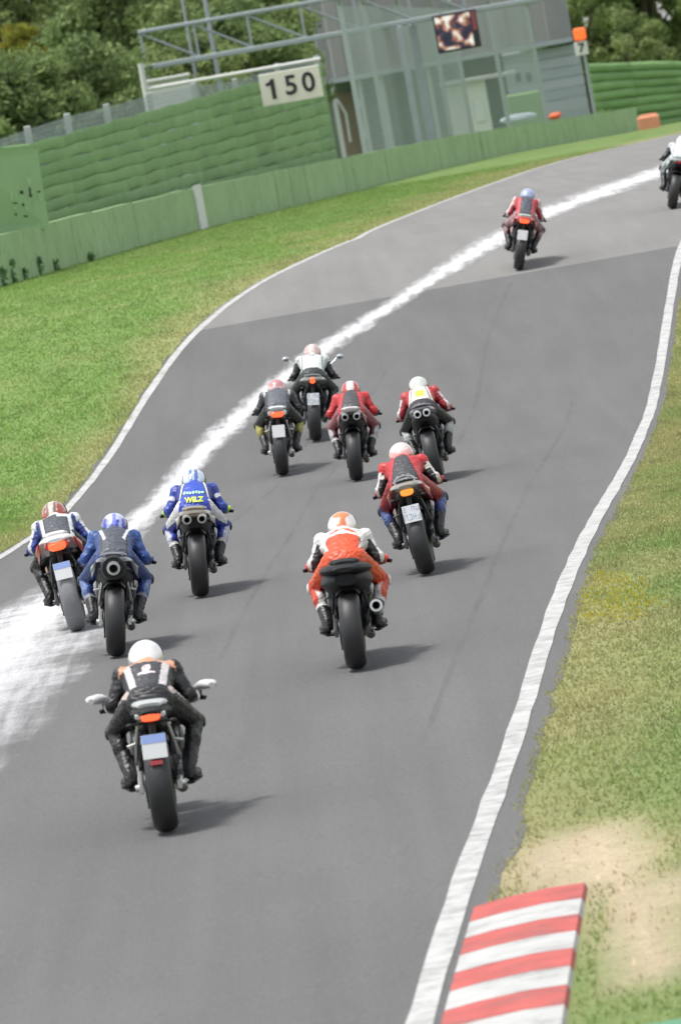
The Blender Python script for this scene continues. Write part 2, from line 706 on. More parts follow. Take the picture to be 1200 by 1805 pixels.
hwl = np.interp(yr, [30, 80, 110, 200, 300], [.062, .062, .065, .08, .09])
strip('road_marking', yr, fXL(yr) - hwl + wob(yr, 5), fXL(yr) + hwl + wob(yr, 6), ML, 0.009)

# ------------------------------------------------------------------ white drying powder along the racing line
PWL = [(1260, 268), (1195, 282), (1090, 318), (1000, 348), (880, 406), (760, 482), (640, 560), (535, 622), (440, 700), (345, 780), (285, 850), (235, 905), (160, 978), (60, 1048), (0, 1080), (-120, 1150)]
PWR = [(1260, 290), (1195, 302), (1090, 340), (1000, 372), (890, 428), (790, 490), (660, 572), (565, 636), (470, 716), (380, 796), (318, 872), (258, 932), (205, 1010), (172, 1110), (95, 1225), (0, 1345), (-120, 1440)]
gl = np.array([ground(*q)[:2] for q in PWL])
gr = np.array([ground(*q)[:2] for q in PWR])
pyl = np.concatenate([np.arange(46, 132, .5), np.arange(132, gl[:, 1].max() - 1, 2.0)])


def ip(g, y):
    o = np.argsort(g[:, 1])
    return np.interp(y, g[o, 1], g[o, 0])


pa, pb = relax(ip(gl, pyl), 6), relax(ip(gr, pyl), 6)
pc, ph = (pa + pb) / 2, np.maximum((pb - pa) / 2, .10)
MP = bpy.data.materials.new('powder')
MP.use_nodes = True
n, l = MP.node_tree.nodes, MP.node_tree.links
p = n['Principled BSDF']
p.inputs['Base Color'].default_value = (.60, .60, .61, 1)
p.inputs['Roughness'].default_value = 1
p.inputs['Specular IOR Level'].default_value = 0.1
uvn = n.new('ShaderNodeUVMap')
sep = n.new('ShaderNodeSeparateXYZ')
l.new(uvn.outputs[0], sep.inputs[0])


def M(op, a, b=None, c=None):
    q = n.new('ShaderNodeMath')
    q.operation = op
    for i, v in enumerate((a, b, c)):
        if v is None:
            continue
        if isinstance(v, (int, float)):
            q.inputs[i].default_value = v
        else:
            l.new(v, q.inputs[i])
    return q.outputs[0]


def N(vec, scale, detail, rough=.6):
    q = n.new('ShaderNodeTexNoise')
    q.inputs['Scale'].default_value = scale
    q.inputs['Detail'].default_value = detail
    q.inputs['Roughness'].default_value = rough
    l.new(vec, q.inputs['Vector'])
    return q.outputs[0]


tc = n.new('ShaderNodeTexCoord')
mpp = n.new('ShaderNodeMapping')
mpp.inputs['Scale'].default_value = (1, .05, 1)
mpp.inputs['Rotation'].default_value = (0, 0, R(5))
l.new(tc.outputs['Object'], mpp.inputs[0])
d_ = M('ABSOLUTE', M('MULTIPLY_ADD', sep.outputs[0], 2.0, -1.0))         # 0 centre .. 1 edge
nA = N(mpp.outputs[0], 7, 3, .55)                                       # streaks along the track
nB = N(tc.outputs['Object'], 1.6, 6, .65)
at_w = n.new('ShaderNodeAttribute')
at_w.attribute_name = 'spread'
e_ = M('ADD', d_, M('MULTIPLY', M('SUBTRACT', nA, .5), 1.1))
e_ = M('ADD', e_, M('MULTIPLY', M('SUBTRACT', nB, .5), .9))
core = n.new('ShaderNodeMapRange')
core.interpolation_type = 'SMOOTHSTEP'
core.inputs[1].default_value, core.inputs[2].default_value = 1.0, 0.0
core.inputs[3].default_value, core.inputs[4].default_value = 0.0, 1.0
l.new(e_, core.inputs[0])
fade = n.new('ShaderNodeMapRange')
fade.inputs[1].default_value, fade.inputs[2].default_value = 1.0, .8
l.new(d_, fade.inputs[0])
al = M('MULTIPLY', core.outputs[0], fade.outputs[0])
al = M('MULTIPLY', al, at_w.outputs['Fac'])
gr_ = n.new('ShaderNodeMapRange')
gr_.inputs[1].default_value, gr_.inputs[2].default_value = .35, .6
gr_.inputs[3].default_value, gr_.inputs[4].default_value = .62, 1.0
l.new(N(tc.outputs['Object'], 45, 4, .7), gr_.inputs[0])
al = M('MULTIPLY', al, gr_.outputs[0])
l.new(al, p.inputs['Alpha'])
pw = strip('powder_trail', pyl, pc - ph * 1.5, pc + ph * 1.5, MP, 0.013, 7, kind='stuff')
tag(pw, 'long white absorbent powder streak spread along the asphalt racing line', 'powder')
sa = pw.data.attributes.new('spread', 'FLOAT', 'POINT')
spv = np.repeat(np.interp(pyl, [46, 52, 56, 62, 68, 230], [0, .5, .7, .85, .95, .97]), 7)
sa.data.foreach_set('value', spv.astype(np.float32))

# dark tyre marks
MK = bpy.data.materials.new('tyre_rubber_mark')
MK.use_nodes = True
n, l = MK.node_tree.nodes, MK.node_tree.links
p = n['Principled BSDF']
p.inputs['Base Color'].default_value = (.03, .03, .032, 1)
p.inputs['Roughness'].default_value = .8
tc = n.new('ShaderNodeTexCoord')
mpp = n.new('ShaderNodeMapping')
mpp.inputs['Scale'].default_value = (3, .15, 1)
l.new(tc.outputs['Object'], mpp.inputs[0])
nA = N(mpp.outputs[0], 3, 5, .7)
l.new(M('MULTIPLY', M('SUBTRACT', nA, .35), .36), p.inputs['Alpha'])
for pts in ([(906, 488), (880, 545), (858, 600), (850, 650), (842, 700), (822, 755), (800, 790)], [(560, 735), (500, 850), (430, 905), (330, 985)],
            [(690, 640), (640, 720), (560, 860), (470, 1010), (380, 1180)], [(1010, 700), (930, 860), (850, 1050), (740, 1330)]):
    g = np.array([ground(*q)[:2] for q in pts])
    ys = np.arange(math.ceil(g[:, 1].min()), math.floor(g[:, 1].max()), .5)
    xc = relax(ip(g, ys), 8)
    wdt = .035 if len(pts) > 5 else .028
    strip('tyre_mark', ys, xc - wdt, xc + wdt, MK, 0.0065, 2)

# ------------------------------------------------------------------ grass blades
def blades(name, label, x, y, h, wd):
    keepc, sand, d, left = grass_color(x, y)
    keep = (d > np.where(left, apl(y), apr(y)) - .05) & (RNG.random(len(x)) > sand * .93)
    kerb_zone = (~left) & (y < K0 + .05) & (d < .80)
    keep &= ~kerb_zone
    x, y, h, wd, c, d = x[keep], y[keep], h[keep], wd[keep], keepc[keep], d[keep]
    h = h * (0.55 + .9 * fbm(x * 2.3, y * .8, 41))
    nb = len(x)
    th = RNG.random(nb) * math.pi * 2
    lean = (RNG.random((nb, 2)) - .5) * 1.1 * h[:, None]
    z = np.interp(y, YL, gz(YL)) - .004
    b = np.stack([x, y, z], 1)
    dx = np.stack([np.cos(th) * wd, np.sin(th) * wd, np.zeros(nb)], 1)
    tip = b + np.stack([lean[:, 0], lean[:, 1], h], 1)
    v = np.stack([b - dx, b + dx, tip], 1).reshape(-1, 3)
    me = bpy.data.meshes.new(name)
    me.vertices.add(len(v))
    me.vertices.foreach_set('co', v.astype(np.float32).ravel())
    me.loops.add(len(v))
    me.loops.foreach_set('vertex_index', np.arange(len(v), dtype=np.int32))
    me.polygons.add(nb)
    me.polygons.foreach_set('loop_start', np.arange(0, len(v), 3, dtype=np.int32))
    me.update()
    me.validate()
    jit = (1.25 + .5 * RNG.random((nb, 1)))
    cc = c * jit
    straw = RNG.random(nb) < .12
    cc[straw] = cc[straw] * .4 + DRY * .75
    fl = ground(1078, 1055)
    fm = (((x - fl.x) / .42) ** 2 + ((y - fl.y) / 2.6) ** 2 + (fbm(x * 5, y * 2, 77) - .5) * 2.4 < 1) & (RNG.random(nb) < .45)
    cc[fm] = np.array((.46, .40, .05))
    col = np.repeat(np.concatenate([cc, np.ones((nb, 1))], 1), 3, 0)
    ca = me.color_attributes.new('Col', 'FLOAT_COLOR', 'POINT')
    ca.data.foreach_set('color', col.astype(np.float32).ravel())
    o = link(name, me, M_BLADE)
    tag(o, label, 'grass', kind='stuff')


nb = 170000
y = 33 + (RNG.random(nb) ** 0.9) * 85
x = fXR(y) + .15 + RNG.random(nb) * np.clip(0.064 * y + .6 - fXR(y), .6, 6)
blades('grass', 'mottled dry green grass verge right of the white line', x, y, .012 + RNG.random(nb) * .03, .006 + .007 * RNG.random(nb) + y * .00006)
nb = 230000
y = 78 + RNG.random(nb) * 130
x0 = -0.066 * y - 1
x = x0 + RNG.random(nb) * (fXL(y) - x0)
blades('grass', 'green grass bank between the left white line and the green barrier', x, y, .015 + RNG.random(nb) * .035, .012 + .012 * RNG.random(nb))

# ------------------------------------------------------------------ kerb and run-off strip
kerb = empty('kerb', (float(fXR(36)), 36, float(gz(36))))
tag(kerb, 'red and white striped kerb beside the white line, lower right', 'kerb')
MKR = mat('kerb_red', (.36, .065, .055), .75, dirt=(.10, .07, .065), var=.4, scale=5, bump=.2)
MKW = mat('kerb_white', (.37, .37, .36), .75, dirt=(.10, .09, .085), var=.3, scale=5, bump=.2)
step = .66
for i in range(16):
    y1 = K0 - i * step
    y0 = y1 - step + .012
    if y0 < 27:
        break
    mb = MB()
    secs = []
    prof = [(.11, -.03), (.12, .012), (.30, .030), (.55, .042), (.76, .036), (.785, -.03)]
    for yv in (y1, y0):
        secs.append([(float(fXR(yv)) + a, yv, float(np.interp(yv, YL, gz(YL))) + z_) for a, z_ in prof])
    k = len(prof)
    mb.add(secs[0] + secs[1], [(j, j + 1, k + j + 1, k + j) for j in range(k - 1)] + [tuple(range(k)), tuple(range(2 * k - 1, k - 1, -1))])
    o = mb.build('kerb_block', MKR if i % 2 == 0 else MKW, None, smooth=False)
    o.parent = kerb
    o.matrix_parent_inverse = Matrix.Translation(-Vector(kerb.location))
ys = np.arange(26, 35, 1.0)
gp = ground(1130, 1797)
o = strip('green_runoff', np.arange(24, round(gp.y) + .1, 1.0), np.full(len(np.arange(24, round(gp.y) + .1, 1.0)), float(fXR(gp.y)) + .80), np.full(len(np.arange(24, round(gp.y) + .1, 1.0)), 9.0), mat('green_paint', (.07, .20, .11), .8, var=.15, scale=3, bump=.2), 0.006, 2)

# ------------------------------------------------------------------ green concrete barrier
M_BAR = mat('barrier_green', (.26, .39, .19), .8, dirt=(.12, .20, .09), var=.22, scale=.9, bump=.25, bscale=8)
M_BAR2 = mat('barrier_green_pale', (.275, .405, .205), .8, dirt=(.13, .21, .10), var=.22, scale=1.1, bump=.25, bscale=8)
M_STEEL = mat('galvanised_steel', (.30, .34, .36), .5, metal=.35, var=.15, scale=3)
M_CONC = mat('concrete_grey', (.34, .37, .36), .85, var=.2, scale=2, bump=.3)
M_WHITE = mat('white_panel', (.52, .53, .50), .6, var=.08, scale=2)
BAR = [(-70, 524), (0, 505), (150, 462), (357, 402), (480, 372), (600, 345), (740, 310), (870, 275), (1000, 255), (1128, 236)]
bp_ = [ground(*q) for q in BAR]
fix_d = [141, 147, 158, 178, 191, 206, 238, 272, 296, 318]
bp_ = [at(q[0], q[1], dd) for q, dd in zip(BAR, fix_d)]
bxy = [Vector((v.x, v.y)) for v in bp_]
seg = [0]
for a, b in zip(bxy[:-1], bxy[1:]):
    seg.append(seg[-1] + (b - a).length)
BL = seg[-1]


def along(s_, off=0.0):
    x = float(np.interp(s_, seg, [v.x for v in bxy]))
    y = float(np.interp(s_, seg, [v.y for v in bxy]))
    e = .5
    dx = float(np.interp(s_ + e, seg, [v.x for v in bxy])) - float(np.interp(s_ - e, seg, [v.x for v in bxy]))
    dy = float(np.interp(s_ + e, seg, [v.y for v in bxy])) - float(np.interp(s_ - e, seg, [v.y for v in bxy]))
    q = math.hypot(dx, dy) or 1
    return Vector((x - dy / q * off, y + dx / q * off, float(gz(y)))), math.atan2(dy, dx)


def prism_between(p0, p1, z0a, z1a, z0b, z1b, th, mb):
    """upright slab from p0 to p1 with thickness th away from the camera side"""
    d = Vector((p1.x - p0.x, p1.y - p0.y))
    d.normalize()
    nrm = Vector((-d.y, d.x)) * th
    q = [(p0.x, p0.y), (p1.x, p1.y), (p1.x + nrm.x, p1.y + nrm.y), (p0.x + nrm.x, p0.y + nrm.y)]
    zb = [z0a, z0b, z0b, z0a]
    zt = [z1a, z1b, z1b, z1a]
    vs = [(a[0], a[1], z) for a, z in zip(q, zb)] + [(a[0], a[1], z) for a, z in zip(q, zt)]
    mb.add(vs, [(3, 2, 1, 0), (4, 5, 6, 7), (0, 1, 5, 4), (1, 2, 6, 5), (2, 3, 7, 6), (3, 0, 4, 7)])


bar = empty('barrier', (bp_[0].x, bp_[0].y, bp_[0].z))
tag(bar, 'long low green concrete barrier along the grass left of the track', 'barrier')


def child(o, par):
    o.parent = par
    o.matrix_parent_inverse = Matrix.Translation(-Vector(par.location))
    return o


npan = int(BL / 3.2)
for i in range(npan):
    s0, s1 = BL * i / npan, BL * (i + 1) / npan - .035
    p0, _ = along(s0, random.uniform(-.02, .02))
    p1, _ = along(s1, random.uniform(-.02, .02))
    mb = MB()
    hh = 1.10 + random.uniform(-.015, .015)
    za, zb = float(gz(p0.y)) - .1, float(gz(p1.y)) - .1
    prism_between(p0, p1, za, za + hh + .1, zb, zb + hh + .1, .28, mb)
    child(mb.build('barrier_panel', random.choice((M_BAR, M_BAR, M_BAR2)), None, smooth=False), bar)

# white marker plank against the barrier
sp = float(np.interp(178, [v.y for v in bxy], seg))
p0, a0 = along(sp - .62, -.06)
p1, a1 = along(sp + .62, -.06)
mb = MB()
prism_between(p0, p1, p0.z - .05, p0.z + 1.16, p1.z - .05, p1.z + 1.16, .05, mb)
tag(mb.build('marker_board', mat('marker_white', (.6, .62, .6), .7), None, smooth=False), 'upright white marker board standing against the green barrier', 'marker')

# orange block at the far end of the barrier
c = at(1146, 235, 312)
mb = MB()
mb.box((c.x, c.y, c.z + .38), (1.0, .6, .86), bev=.06)
mb.box((c.x, c.y - .02, c.z + .84), (.8, .4, .1), bev=.04)
tag(mb.build('foam_block', mat('orange_foam', (.66, .27, .16), .7, scale=3), None), 'orange foam block at the far right end of the barrier', 'block')

# weeds at the foot of the barrier
M_WEED = mat('weed_leaf', (.14, .24, .10), .8, var=.3, scale=6)
for k, (px, py, hgt) in enumerate([(8, 500, .38), (26, 497, .5), (72, 480, .42), (45, 492, .25), (100, 474, .25), (160, 456, .2)]):
    dd = float(np.interp(px, [q[0] for q in BAR], fix_d)) - .35
    c = at(px, py, dd)
    c.z = float(gz(c.y)) - .02
    mb = MB()
    for j in range(46):
        th = random.uniform(0, 6.28)
        r_ = abs(random.gauss(0, .06))
        z_ = random.uniform(0, hgt)
        q = Vector((c.x + r_ * math.cos(th), c.y + r_ * math.sin(th) * .6, c.z + z_))
        a = Vector((random.gauss(0, 1), random.gauss(0, 1), random.gauss(0, 1))).normalized() * .06
        b = Vector((random.gauss(0, 1), random.gauss(0, 1), random.gauss(.6, 1))).normalized() * .12
        mb.add([q - a, q + b * .5 - a * .2, q + b, q + a], [(0, 1, 2, 3)])
    mb.tube([c, c + Vector((.02, 0, hgt))], [.012, .006], 5)
    tag(mb.build('weed', M_WEED, None, smooth=False),
        ['dark weed at the barrier foot on the left picture edge', 'tallest dark weed clump at the barrier foot, far left', 'slender dark weed at the barrier foot below the flat green board edge',
         'small dark weed between the tallest clump and the slender one', 'low weed sprig at the barrier foot right of the flat green board', 'lowest weed sprig at the barrier foot, rightmost of the weeds'][k], 'weed', 'weeds along the barrier foot')


# ------------------------------------------------------------------ stacked green belt walls
M_BELT = [mat('belt_green_%s' % 'abc'[k], c_, .8, var=.2, scale=1.3, bump=.3, bscale=6) for k, c_ in enumerate([(.165, .295, .108), (.178, .31, .118), (.15, .275, .10)])]


def belt_wall(name, label, tops, rows, seglen, ground_drop=.15):
    """tops: points along the top edge, the wall runs from the ground to them in bulging rows"""
    T = tops
    root = empty(name, (T[0].x, T[0].y, float(gz(T[0].y))))
    tag(root, label, 'wall')
    sg = [0]
    for a, b in zip(T[:-1], T[1:]):
        sg.append(sg[-1] + Vector((b.x - a.x, b.y - a.y)).length)
    cnt = max(1, int(round(sg[-1] / seglen)))
    ip_ = lambda s_, ax: float(np.interp(s_, sg, [t[ax] for t in T]))
    for r_ in range(rows):
        ph = random.uniform(0, 6)
        for i in range(cnt):
            s0, s1 = sg[-1] * i / cnt, sg[-1] * (i + 1) / cnt - .01
            mb = MB()
            ring = []
            ns = 5
            for q in range(ns):
                s_ = s0 + (s1 - s0) * q / (ns - 1)
                x, y, zt = ip_(s_, 0), ip_(s_, 1), ip_(s_, 2)
                zb = float(gz(y)) - ground_drop
                hgt = (zt - zb) / rows
                z0 = zb + hgt * r_
                sag = .035 * math.sin(s_ * 1.3 + ph) + .015 * math.sin(s_ * 5.1 + ph * 2)
                if r_ == 0: sag = max(sag, 0)
                for (oy, oz) in ((.35, .0), (.0, .03), (-.10, .25), (-.12, .55), (-.07, .85), (.02, .985), (.35, 1.0)):
                    ring.append((x, y + oy + .04 * math.sin(s_ * .8 + r_), z0 + hgt * oz + sag * .5))
            k = 7
            fs = [(q * k + j, q * k + j + 1, (q + 1) * k + j + 1, (q + 1) * k + j) for q in range(ns - 1) for j in range(k - 1)]
            fs += [tuple(range(k)), tuple((ns - 1) * k + j for j in range(k - 1, -1, -1))]
            mb.add(ring, fs)
            child(mb.build('belt', random.choice(M_BELT), None, angle=60), root)
    return root


belt_wall('belt_wall', 'tall green wall of stacked horizontal belts behind the barrier, left of the 150 board',
          [at(px, py, d) for px, py, d in [(-60, 268, 155), (65, 250, 162), (200, 213, 172), (350, 172, 188), (455, 143, 199), (566, 112, 214)]], 11, 3.6)
belt_wall('belt_wall', 'green belt wall below the trees at the far right edge',
          [at(px, py, d) for px, py, d in [(1036, 113, 336), (1110, 109, 338), (1260, 107, 342)]], 8, 3.2)

# flat green board standing in front of the belt wall, leftmost
b0, b1 = at(-70, 422, 149), at(88, 402, 153.5)
t0, t1 = at(-70, 268, 149), at(66, 262, 153.5)
brd = empty('hoarding', (b0.x, b0.y, float(gz(149))))
tag(brd, 'flat scuffed green board leaning behind the barrier at the left edge', 'board')
mb = MB()
th = Vector((0, .06, 0))
mb.add([b0, b1, t1, t0, b0 + th, b1 + th, t1 + th, t0 + th], [(0, 1, 2, 3), (7, 6, 5, 4), (0, 4, 5, 1), (1, 5, 6, 2), (2, 6, 7, 3), (3, 7, 4, 0)])
child(mb.build('panel', mat('board_green', (.235, .385, .185), .75, var=.14, scale=1.2, bump=.15, bscale=5), None, smooth=False), brd)
for px in (-40, 20, 62):
    c = at(px, 410, 151.5 + px * .02)
    mb = MB()
    mb.box((c.x, c.y + .35, float(gz(c.y)) + 1.0), (.08, .08, 2.1))
    child(mb.build('post', M_STEEL, None, smooth=False), brd)
M_SCR = [mat('scuff_pale', (.36, .52, .30), .8), mat('scuff_dark', (.03, .07, .03), .8)]
for (px, py, wpx, hpx, k) in [(52, 319, 7, 12, 0), (53, 338, 4, 16, 1), (54, 345, 6, 6, 1), (20, 346, 4, 18, 0), (24, 358, 13, 3, 1), (26, 365, 6, 9, 0), (38, 339, 7, 7, 1), (41, 361, 4, 7, 1), (46, 368, 6, 6, 0),
                              (44, 381, 10, 4, 1), (72, 346, 6, 16, 0), (68, 338, 6, 4, 1), (28, 378, 4, 6, 1), (80, 358, 3, 7, 0), (63, 360, 3, 22, 0)]:
    # dents and scraped paint, on the board's own plane
    tt = (px + 70) / 158
    d = 149 + 4.5 * tt - .012
    c0 = at(px - wpx / 2, py - hpx / 2, d)
    mb = MB()
    mb.add([at(px - wpx / 2, py - hpx / 2 + 1, d), at(px + wpx / 2, py - hpx / 2, d), at(px + wpx / 2 + 1, py + hpx / 2, d), at(px - wpx / 2 + 1.5, py + hpx / 2 - 1, d)], [(3, 2, 1, 0)])
    child(mb.build('scuff', M_SCR[k], None, smooth=False), brd)

# ------------------------------------------------------------------ concrete post fence with wire above the belt wall
def wires(mb, P, Q, zb0, zt0, zb1, zt1, sx, sz, t):
    """thin wire grid between two uprights, P and Q plan points"""
    L = (Vector((Q.x, Q.y)) - Vector((P.x, P.y))).length
    nv = max(1, int(L / sx))
    for i in range(1, nv):
        u = i / nv
        x, y = P.x + (Q.x - P.x) * u, P.y + (Q.y - P.y) * u
        b, tp = zb0 + (zb1 - zb0) * u, zt0 + (zt1 - zt0) * u
        mb.add([(x - t, y, b), (x + t, y, b), (x + t, y, tp), (x - t, y, tp)], [(0, 1, 2, 3)])
    H = zt0 - zb0
    nh = max(1, int(H / sz))
    for i in range(nh + 1):
        u = i / nh
        a, b = zb0 + (zt0 - zb0) * u, zb1 + (zt1 - zb1) * u
        mb.add([(P.x, P.y, a - t), (Q.x, Q.y, b - t), (Q.x, Q.y, b + t), (P.x, P.y, a + t)], [(0, 1, 2, 3)])


fen = empty('wire_fence', tuple(at(-60, 420, 160)))
fen.location.z = float(gz(160))
tag(fen, 'wire mesh fence on pale concrete posts rising behind the belt wall', 'fence')
FP = [(-25, 246, 157), (48, 222, 164), (118, 200, 171), (187, 183, 178), (262, 163, 186), (340, 146, 194), (413, 138, 202), (487, 112, 210), (556, 98, 219)]
tops = [at(*q) for q in FP]
for tpt in tops:
    zb = float(gz(tpt.y)) - .1
    mb = MB()
    mb.box((tpt.x, tpt.y, (zb + tpt.z) / 2), (.17, .17, tpt.z - zb), bev=.02)
    child(mb.build('post', M_CONC, None, smooth=False), fen)
for a, b in zip(tops[:-1], tops[1:]):
    mb = MB()
    wires(mb, a, b, float(gz(a.y)), a.z - .1, float(gz(b.y)), b.z - .1, .13, .13, .005)
    o = mb.build('wire_mesh', M_STEEL, None, smooth=False)
    o['kind'] = 'stuff'
    child(o, fen)

# ------------------------------------------------------------------ steel gantry
GD = 252.0
gl0, gl1 = at(240, 58, GD), at(255, 122, GD)           # left end top and bottom chord
GX0 = gl0.x + .06
ZT, ZB = gl0.z, at(300, 112, GD).z
GX1 = at(1010, -20, GD).x
gan = empty('gantry', (GX0, GD, float(gz(GD))))
tag(gan, 'grey steel truss gantry spanning high above the belt wall', 'gantry')
DEP = 1.1
slope = 0.0
for yo, nm in ((0, 'front'), (DEP, 'rear')):
    for zz, rr in ((ZT, .075), (ZB, .105)):
        mb = MB()
        mb.box(((GX0 + GX1) / 2, GD + yo, zz), (GX1 - GX0, rr * 1.8, rr * 1.8), bev=.02)
        child(mb.build('chord', M_STEEL, None, smooth=False), gan)
nbay = 8
for yo in (0, DEP):
    for i in range(nbay + 1):
        x = GX0 + .08 + (GX1 - GX0 - .16) * i / nbay
        mb = MB()
        mb.box((x, GD + yo, (ZT + ZB) / 2), (.085, .085, ZT - ZB - .2))
        child(mb.build('upright', M_STEEL, None, smooth=False), gan)
        if i < nbay:
            x2 = GX0 + .08 + (GX1 - GX0 - .16) * (i + 1) / nbay
            mb = MB()
            mb.tube([(x + .06, GD + yo, ZT - .1), (x2 - .06, GD + yo, ZB + .12)], .04, 6)
            child(mb.build('brace', M_STEEL, None), gan)
for i in range(nbay + 1):
    x = GX0 + .08 + (GX1 - GX0 - .16) * i / nbay
    for zz in (ZT, ZB):
        mb = MB()
        mb.box((x, GD + DEP / 2, zz), (.07, DEP - .2, .07))
        child(mb.build('cross_member', M_STEEL, None, smooth=False), gan)
for px, wd in ((258, .11), (718, .16), (742, .20)):
    q = at(px, 130, GD)
    x = GX0 + .07 if px < 300 else q.x
    zg = float(gz(GD))
    mb = MB()
    yy_ = GD + (DEP if px == 742 else 0) + .0
    mb.box((x, yy_, (zg + ZB) / 2 - .05), (wd * 1.5, wd * 1.5, ZB - zg - .1), bev=.02)
    child(mb.build('column', M_STEEL, None, smooth=False), gan)

# poles rising above the gantry
for px, lab in ((332, 'thin grey pole crossing the gantry, left of the pair'), (372, 'thicker grey pole crossing the gantry, right of the pair')):
    q = at(px, 60, GD + 6)
    mb = MB()
    zg = float(gz(q.y))
    r_ = .065 if px < 350 else .10
    mb.tube([(q.x, q.y, zg), (q.x, q.y, q.z + 4)], [r_, r_ * .8], 8)
    mb.tube([(q.x, q.y, zg - .02), (q.x, q.y, zg + .25)], [r_ * 2.2, r_ * 2], 8)
    tag(mb.build('pole', M_STEEL, None), lab, 'pole', 'poles behind the gantry')

# white rail and white pole carrying the 150 board
SD = 196.5
brd = empty('distance_board', tuple(at(512, 190, SD)))
tag(brd, 'cream distance board reading 150 hung from a white rail', 'sign')
A, B = at(456, 133, SD - .6), at(562, 113, SD - .6)
A2 = at(461, 190, SD - .6)
B2 = Vector((B.x + .02, B.y, A2.z + .02))
ctr = (A + B + A2 + B2) / 4
wS, hS = (B - A).length, (A.z - A2.z)
mb = MB()
mb.box((ctr.x, SD - .55, ctr.z), (wS, .06, hS), bev=.015)
child(mb.build('panel', mat('board_cream', (.64, .63, .53), .6, var=.05), None, smooth=False), brd)
M_BLK = mat('black_paint', (.012, .012, .014), .5)


def text_mesh(s_, size, ext=.004, res=3, bold=0.0):
    cu = bpy.data.curves.new('t', 'FONT')
    cu.body = s_
    cu.size = size
    cu.extrude = ext
    cu.offset = bold
    cu.align_x, cu.align_y = 'CENTER', 'CENTER'
    cu.resolution_u = res
    o = bpy.data.objects.new('t', cu)
    COL.objects.link(o)
    dg = bpy.context.evaluated_depsgraph_get()
    me = bpy.data.meshes.new_from_object(o.evaluated_get(dg))
    bpy.data.objects.remove(o)
    bpy.data.curves.remove(cu)
    me.materials.clear()
    return me


for k, ch in enumerate('150'):
    if ch == '1':
        mb = MB()
        ol = [(.05, -.29), (.05, .29), (-.05, .29), (-.09, .22), (-.20, .19), (-.20, .10), (-.07, .115), (-.07, -.29)]
        mb.add([(a_, b_, .006) for a_, b_ in ol] + [(a_, b_, -.006) for a_, b_ in ol], [tuple(range(7, -1, -1)), tuple(range(8, 16))] + [(q, (q + 1) % 8, 8 + (q + 1) % 8, 8 + q) for q in range(8)])
        me = mb.mesh('numeral', False)
    else:
        me = text_mesh(ch, .78, .006, 4, .016)
    o = link('numeral', me, M_BLK)
    o.rotation_euler = (R(90), 0, 0)
    o.location = (ctr.x + (k - 1) * wS * .29, SD - .588, ctr.z - .0)
    child(o, brd)
rl = empty('white_rail', tuple(at(255, 195, SD)))
rl.location.z = float(gz(SD))
tag(rl, 'white rail and post running left from the 150 board', 'rail')
ra, rb = at(256, 158, SD), at(566, 113, SD)
rb.z = max(rb.z, ra.z)
mb = MB()
mb.tube([ra, rb], .055, 8)
child(mb.build('rail_bar', M_WHITE, None), rl)
mb = MB()
mb.tube([(ra.x, SD, float(gz(SD)) - .1), (ra.x, SD, at(250, 112, SD).z)], .085, 8)
child(mb.build('post', M_WHITE, None), rl)

# white cabinet behind the rail
c0, c1 = at(265, 195, SD + 3), at(330, 135, SD + 3)
cab = empty('cabinet', ((c0.x + c1.x) / 2, SD + 3, float(gz(SD + 3))))
tag(cab, 'pale grey cabinet behind the white rail, under the gantry left end', 'cabinet')
zt, zb = c1.z, float(gz(SD + 3))
mb = MB()
mb.box(((c0.x + c1.x) / 2 + .05, SD + 3.4, (zt + zb) / 2), (abs(c1.x - c0.x) * .98, .8, zt - zb), bev=.02)
child(mb.build('body', mat('cabinet_grey', (.56, .57, .55), .6), None, smooth=False), cab)
mb = MB()
mb.box(((c0.x + c1.x) / 2 + .05, SD + 3.35, zt + .05), (abs(c1.x - c0.x) * 1.06, 1.0, .1), bev=.02)
child(mb.build('lid', M_WHITE, None, smooth=False), cab)

# video screen hanging on the gantry
sA, sB = at(767, 52, GD - .5), at(842, 40, GD - .5)
scw = sB.x - sA.x + .02
sch = at(790, 20, GD - .5).z - at(800, 87, GD - .5).z
scc = at(805, 55, GD - .5)
scr = empty('video_screen', (scc.x, GD - .5, scc.z - sch / 2))
tag(scr, 'dark video screen with blurred pictures hung on the gantry', 'screen')
mb = MB()
mb.box((scc.x, GD - .34, scc.z), (scw, .28, sch), bev=.02)
child(mb.build('housing', mat('screen_housing', (.015, .018, .02), .5), None, smooth=False), scr)
MS = bpy.data.materials.new('screen_picture')
MS.use_nodes = True
n, l = MS.node_tree.nodes, MS.node_tree.links
p = n['Principled BSDF']
tc = n.new('ShaderNodeTexCoord')
vo = n.new('ShaderNodeTexNoise')
vo.inputs['Scale'].default_value = 1.9
vo.inputs['Detail'].default_value = 2.5
mpv = n.new('ShaderNodeMapping')
mpv.inputs['Location'].default_value = (3.7, 0, 1.3)
l.new(tc.outputs['Object'], mpv.inputs[0])
l.new(mpv.outputs[0], vo.inputs['Vector'])
rmp = n.new('ShaderNodeValToRGB')
els = rmp.color_ramp.elements
els[0].position, els[0].color = .40, (.012, .012, .03, 1)
els[1].position, els[1].color = .62, (.75, .70, .66, 1)
for pos, c_ in ((.47, (.03, .03, .06, 1)), (.50, (.22, .06, .04, 1)), (.545, (.45, .27, .20, 1))):
    e = els.new(pos)
    e.color = c_
l.new(vo.outputs[0], rmp.inputs[0])
l.new(rmp.outputs[0], p.inputs['Base Color'])
l.new(rmp.outputs[0], p.inputs['Emission Color'])
p.inputs['Emission Strength'].default_value = .2
mb = MB()
mb.box((0, 0, 0), (scw * .80, .02, sch * .88))
o = mb.build('picture', MS, None, smooth=False)
o.location = (scc.x - scw * .06, GD - .493, scc.z)
child(o, scr)
mb = MB()
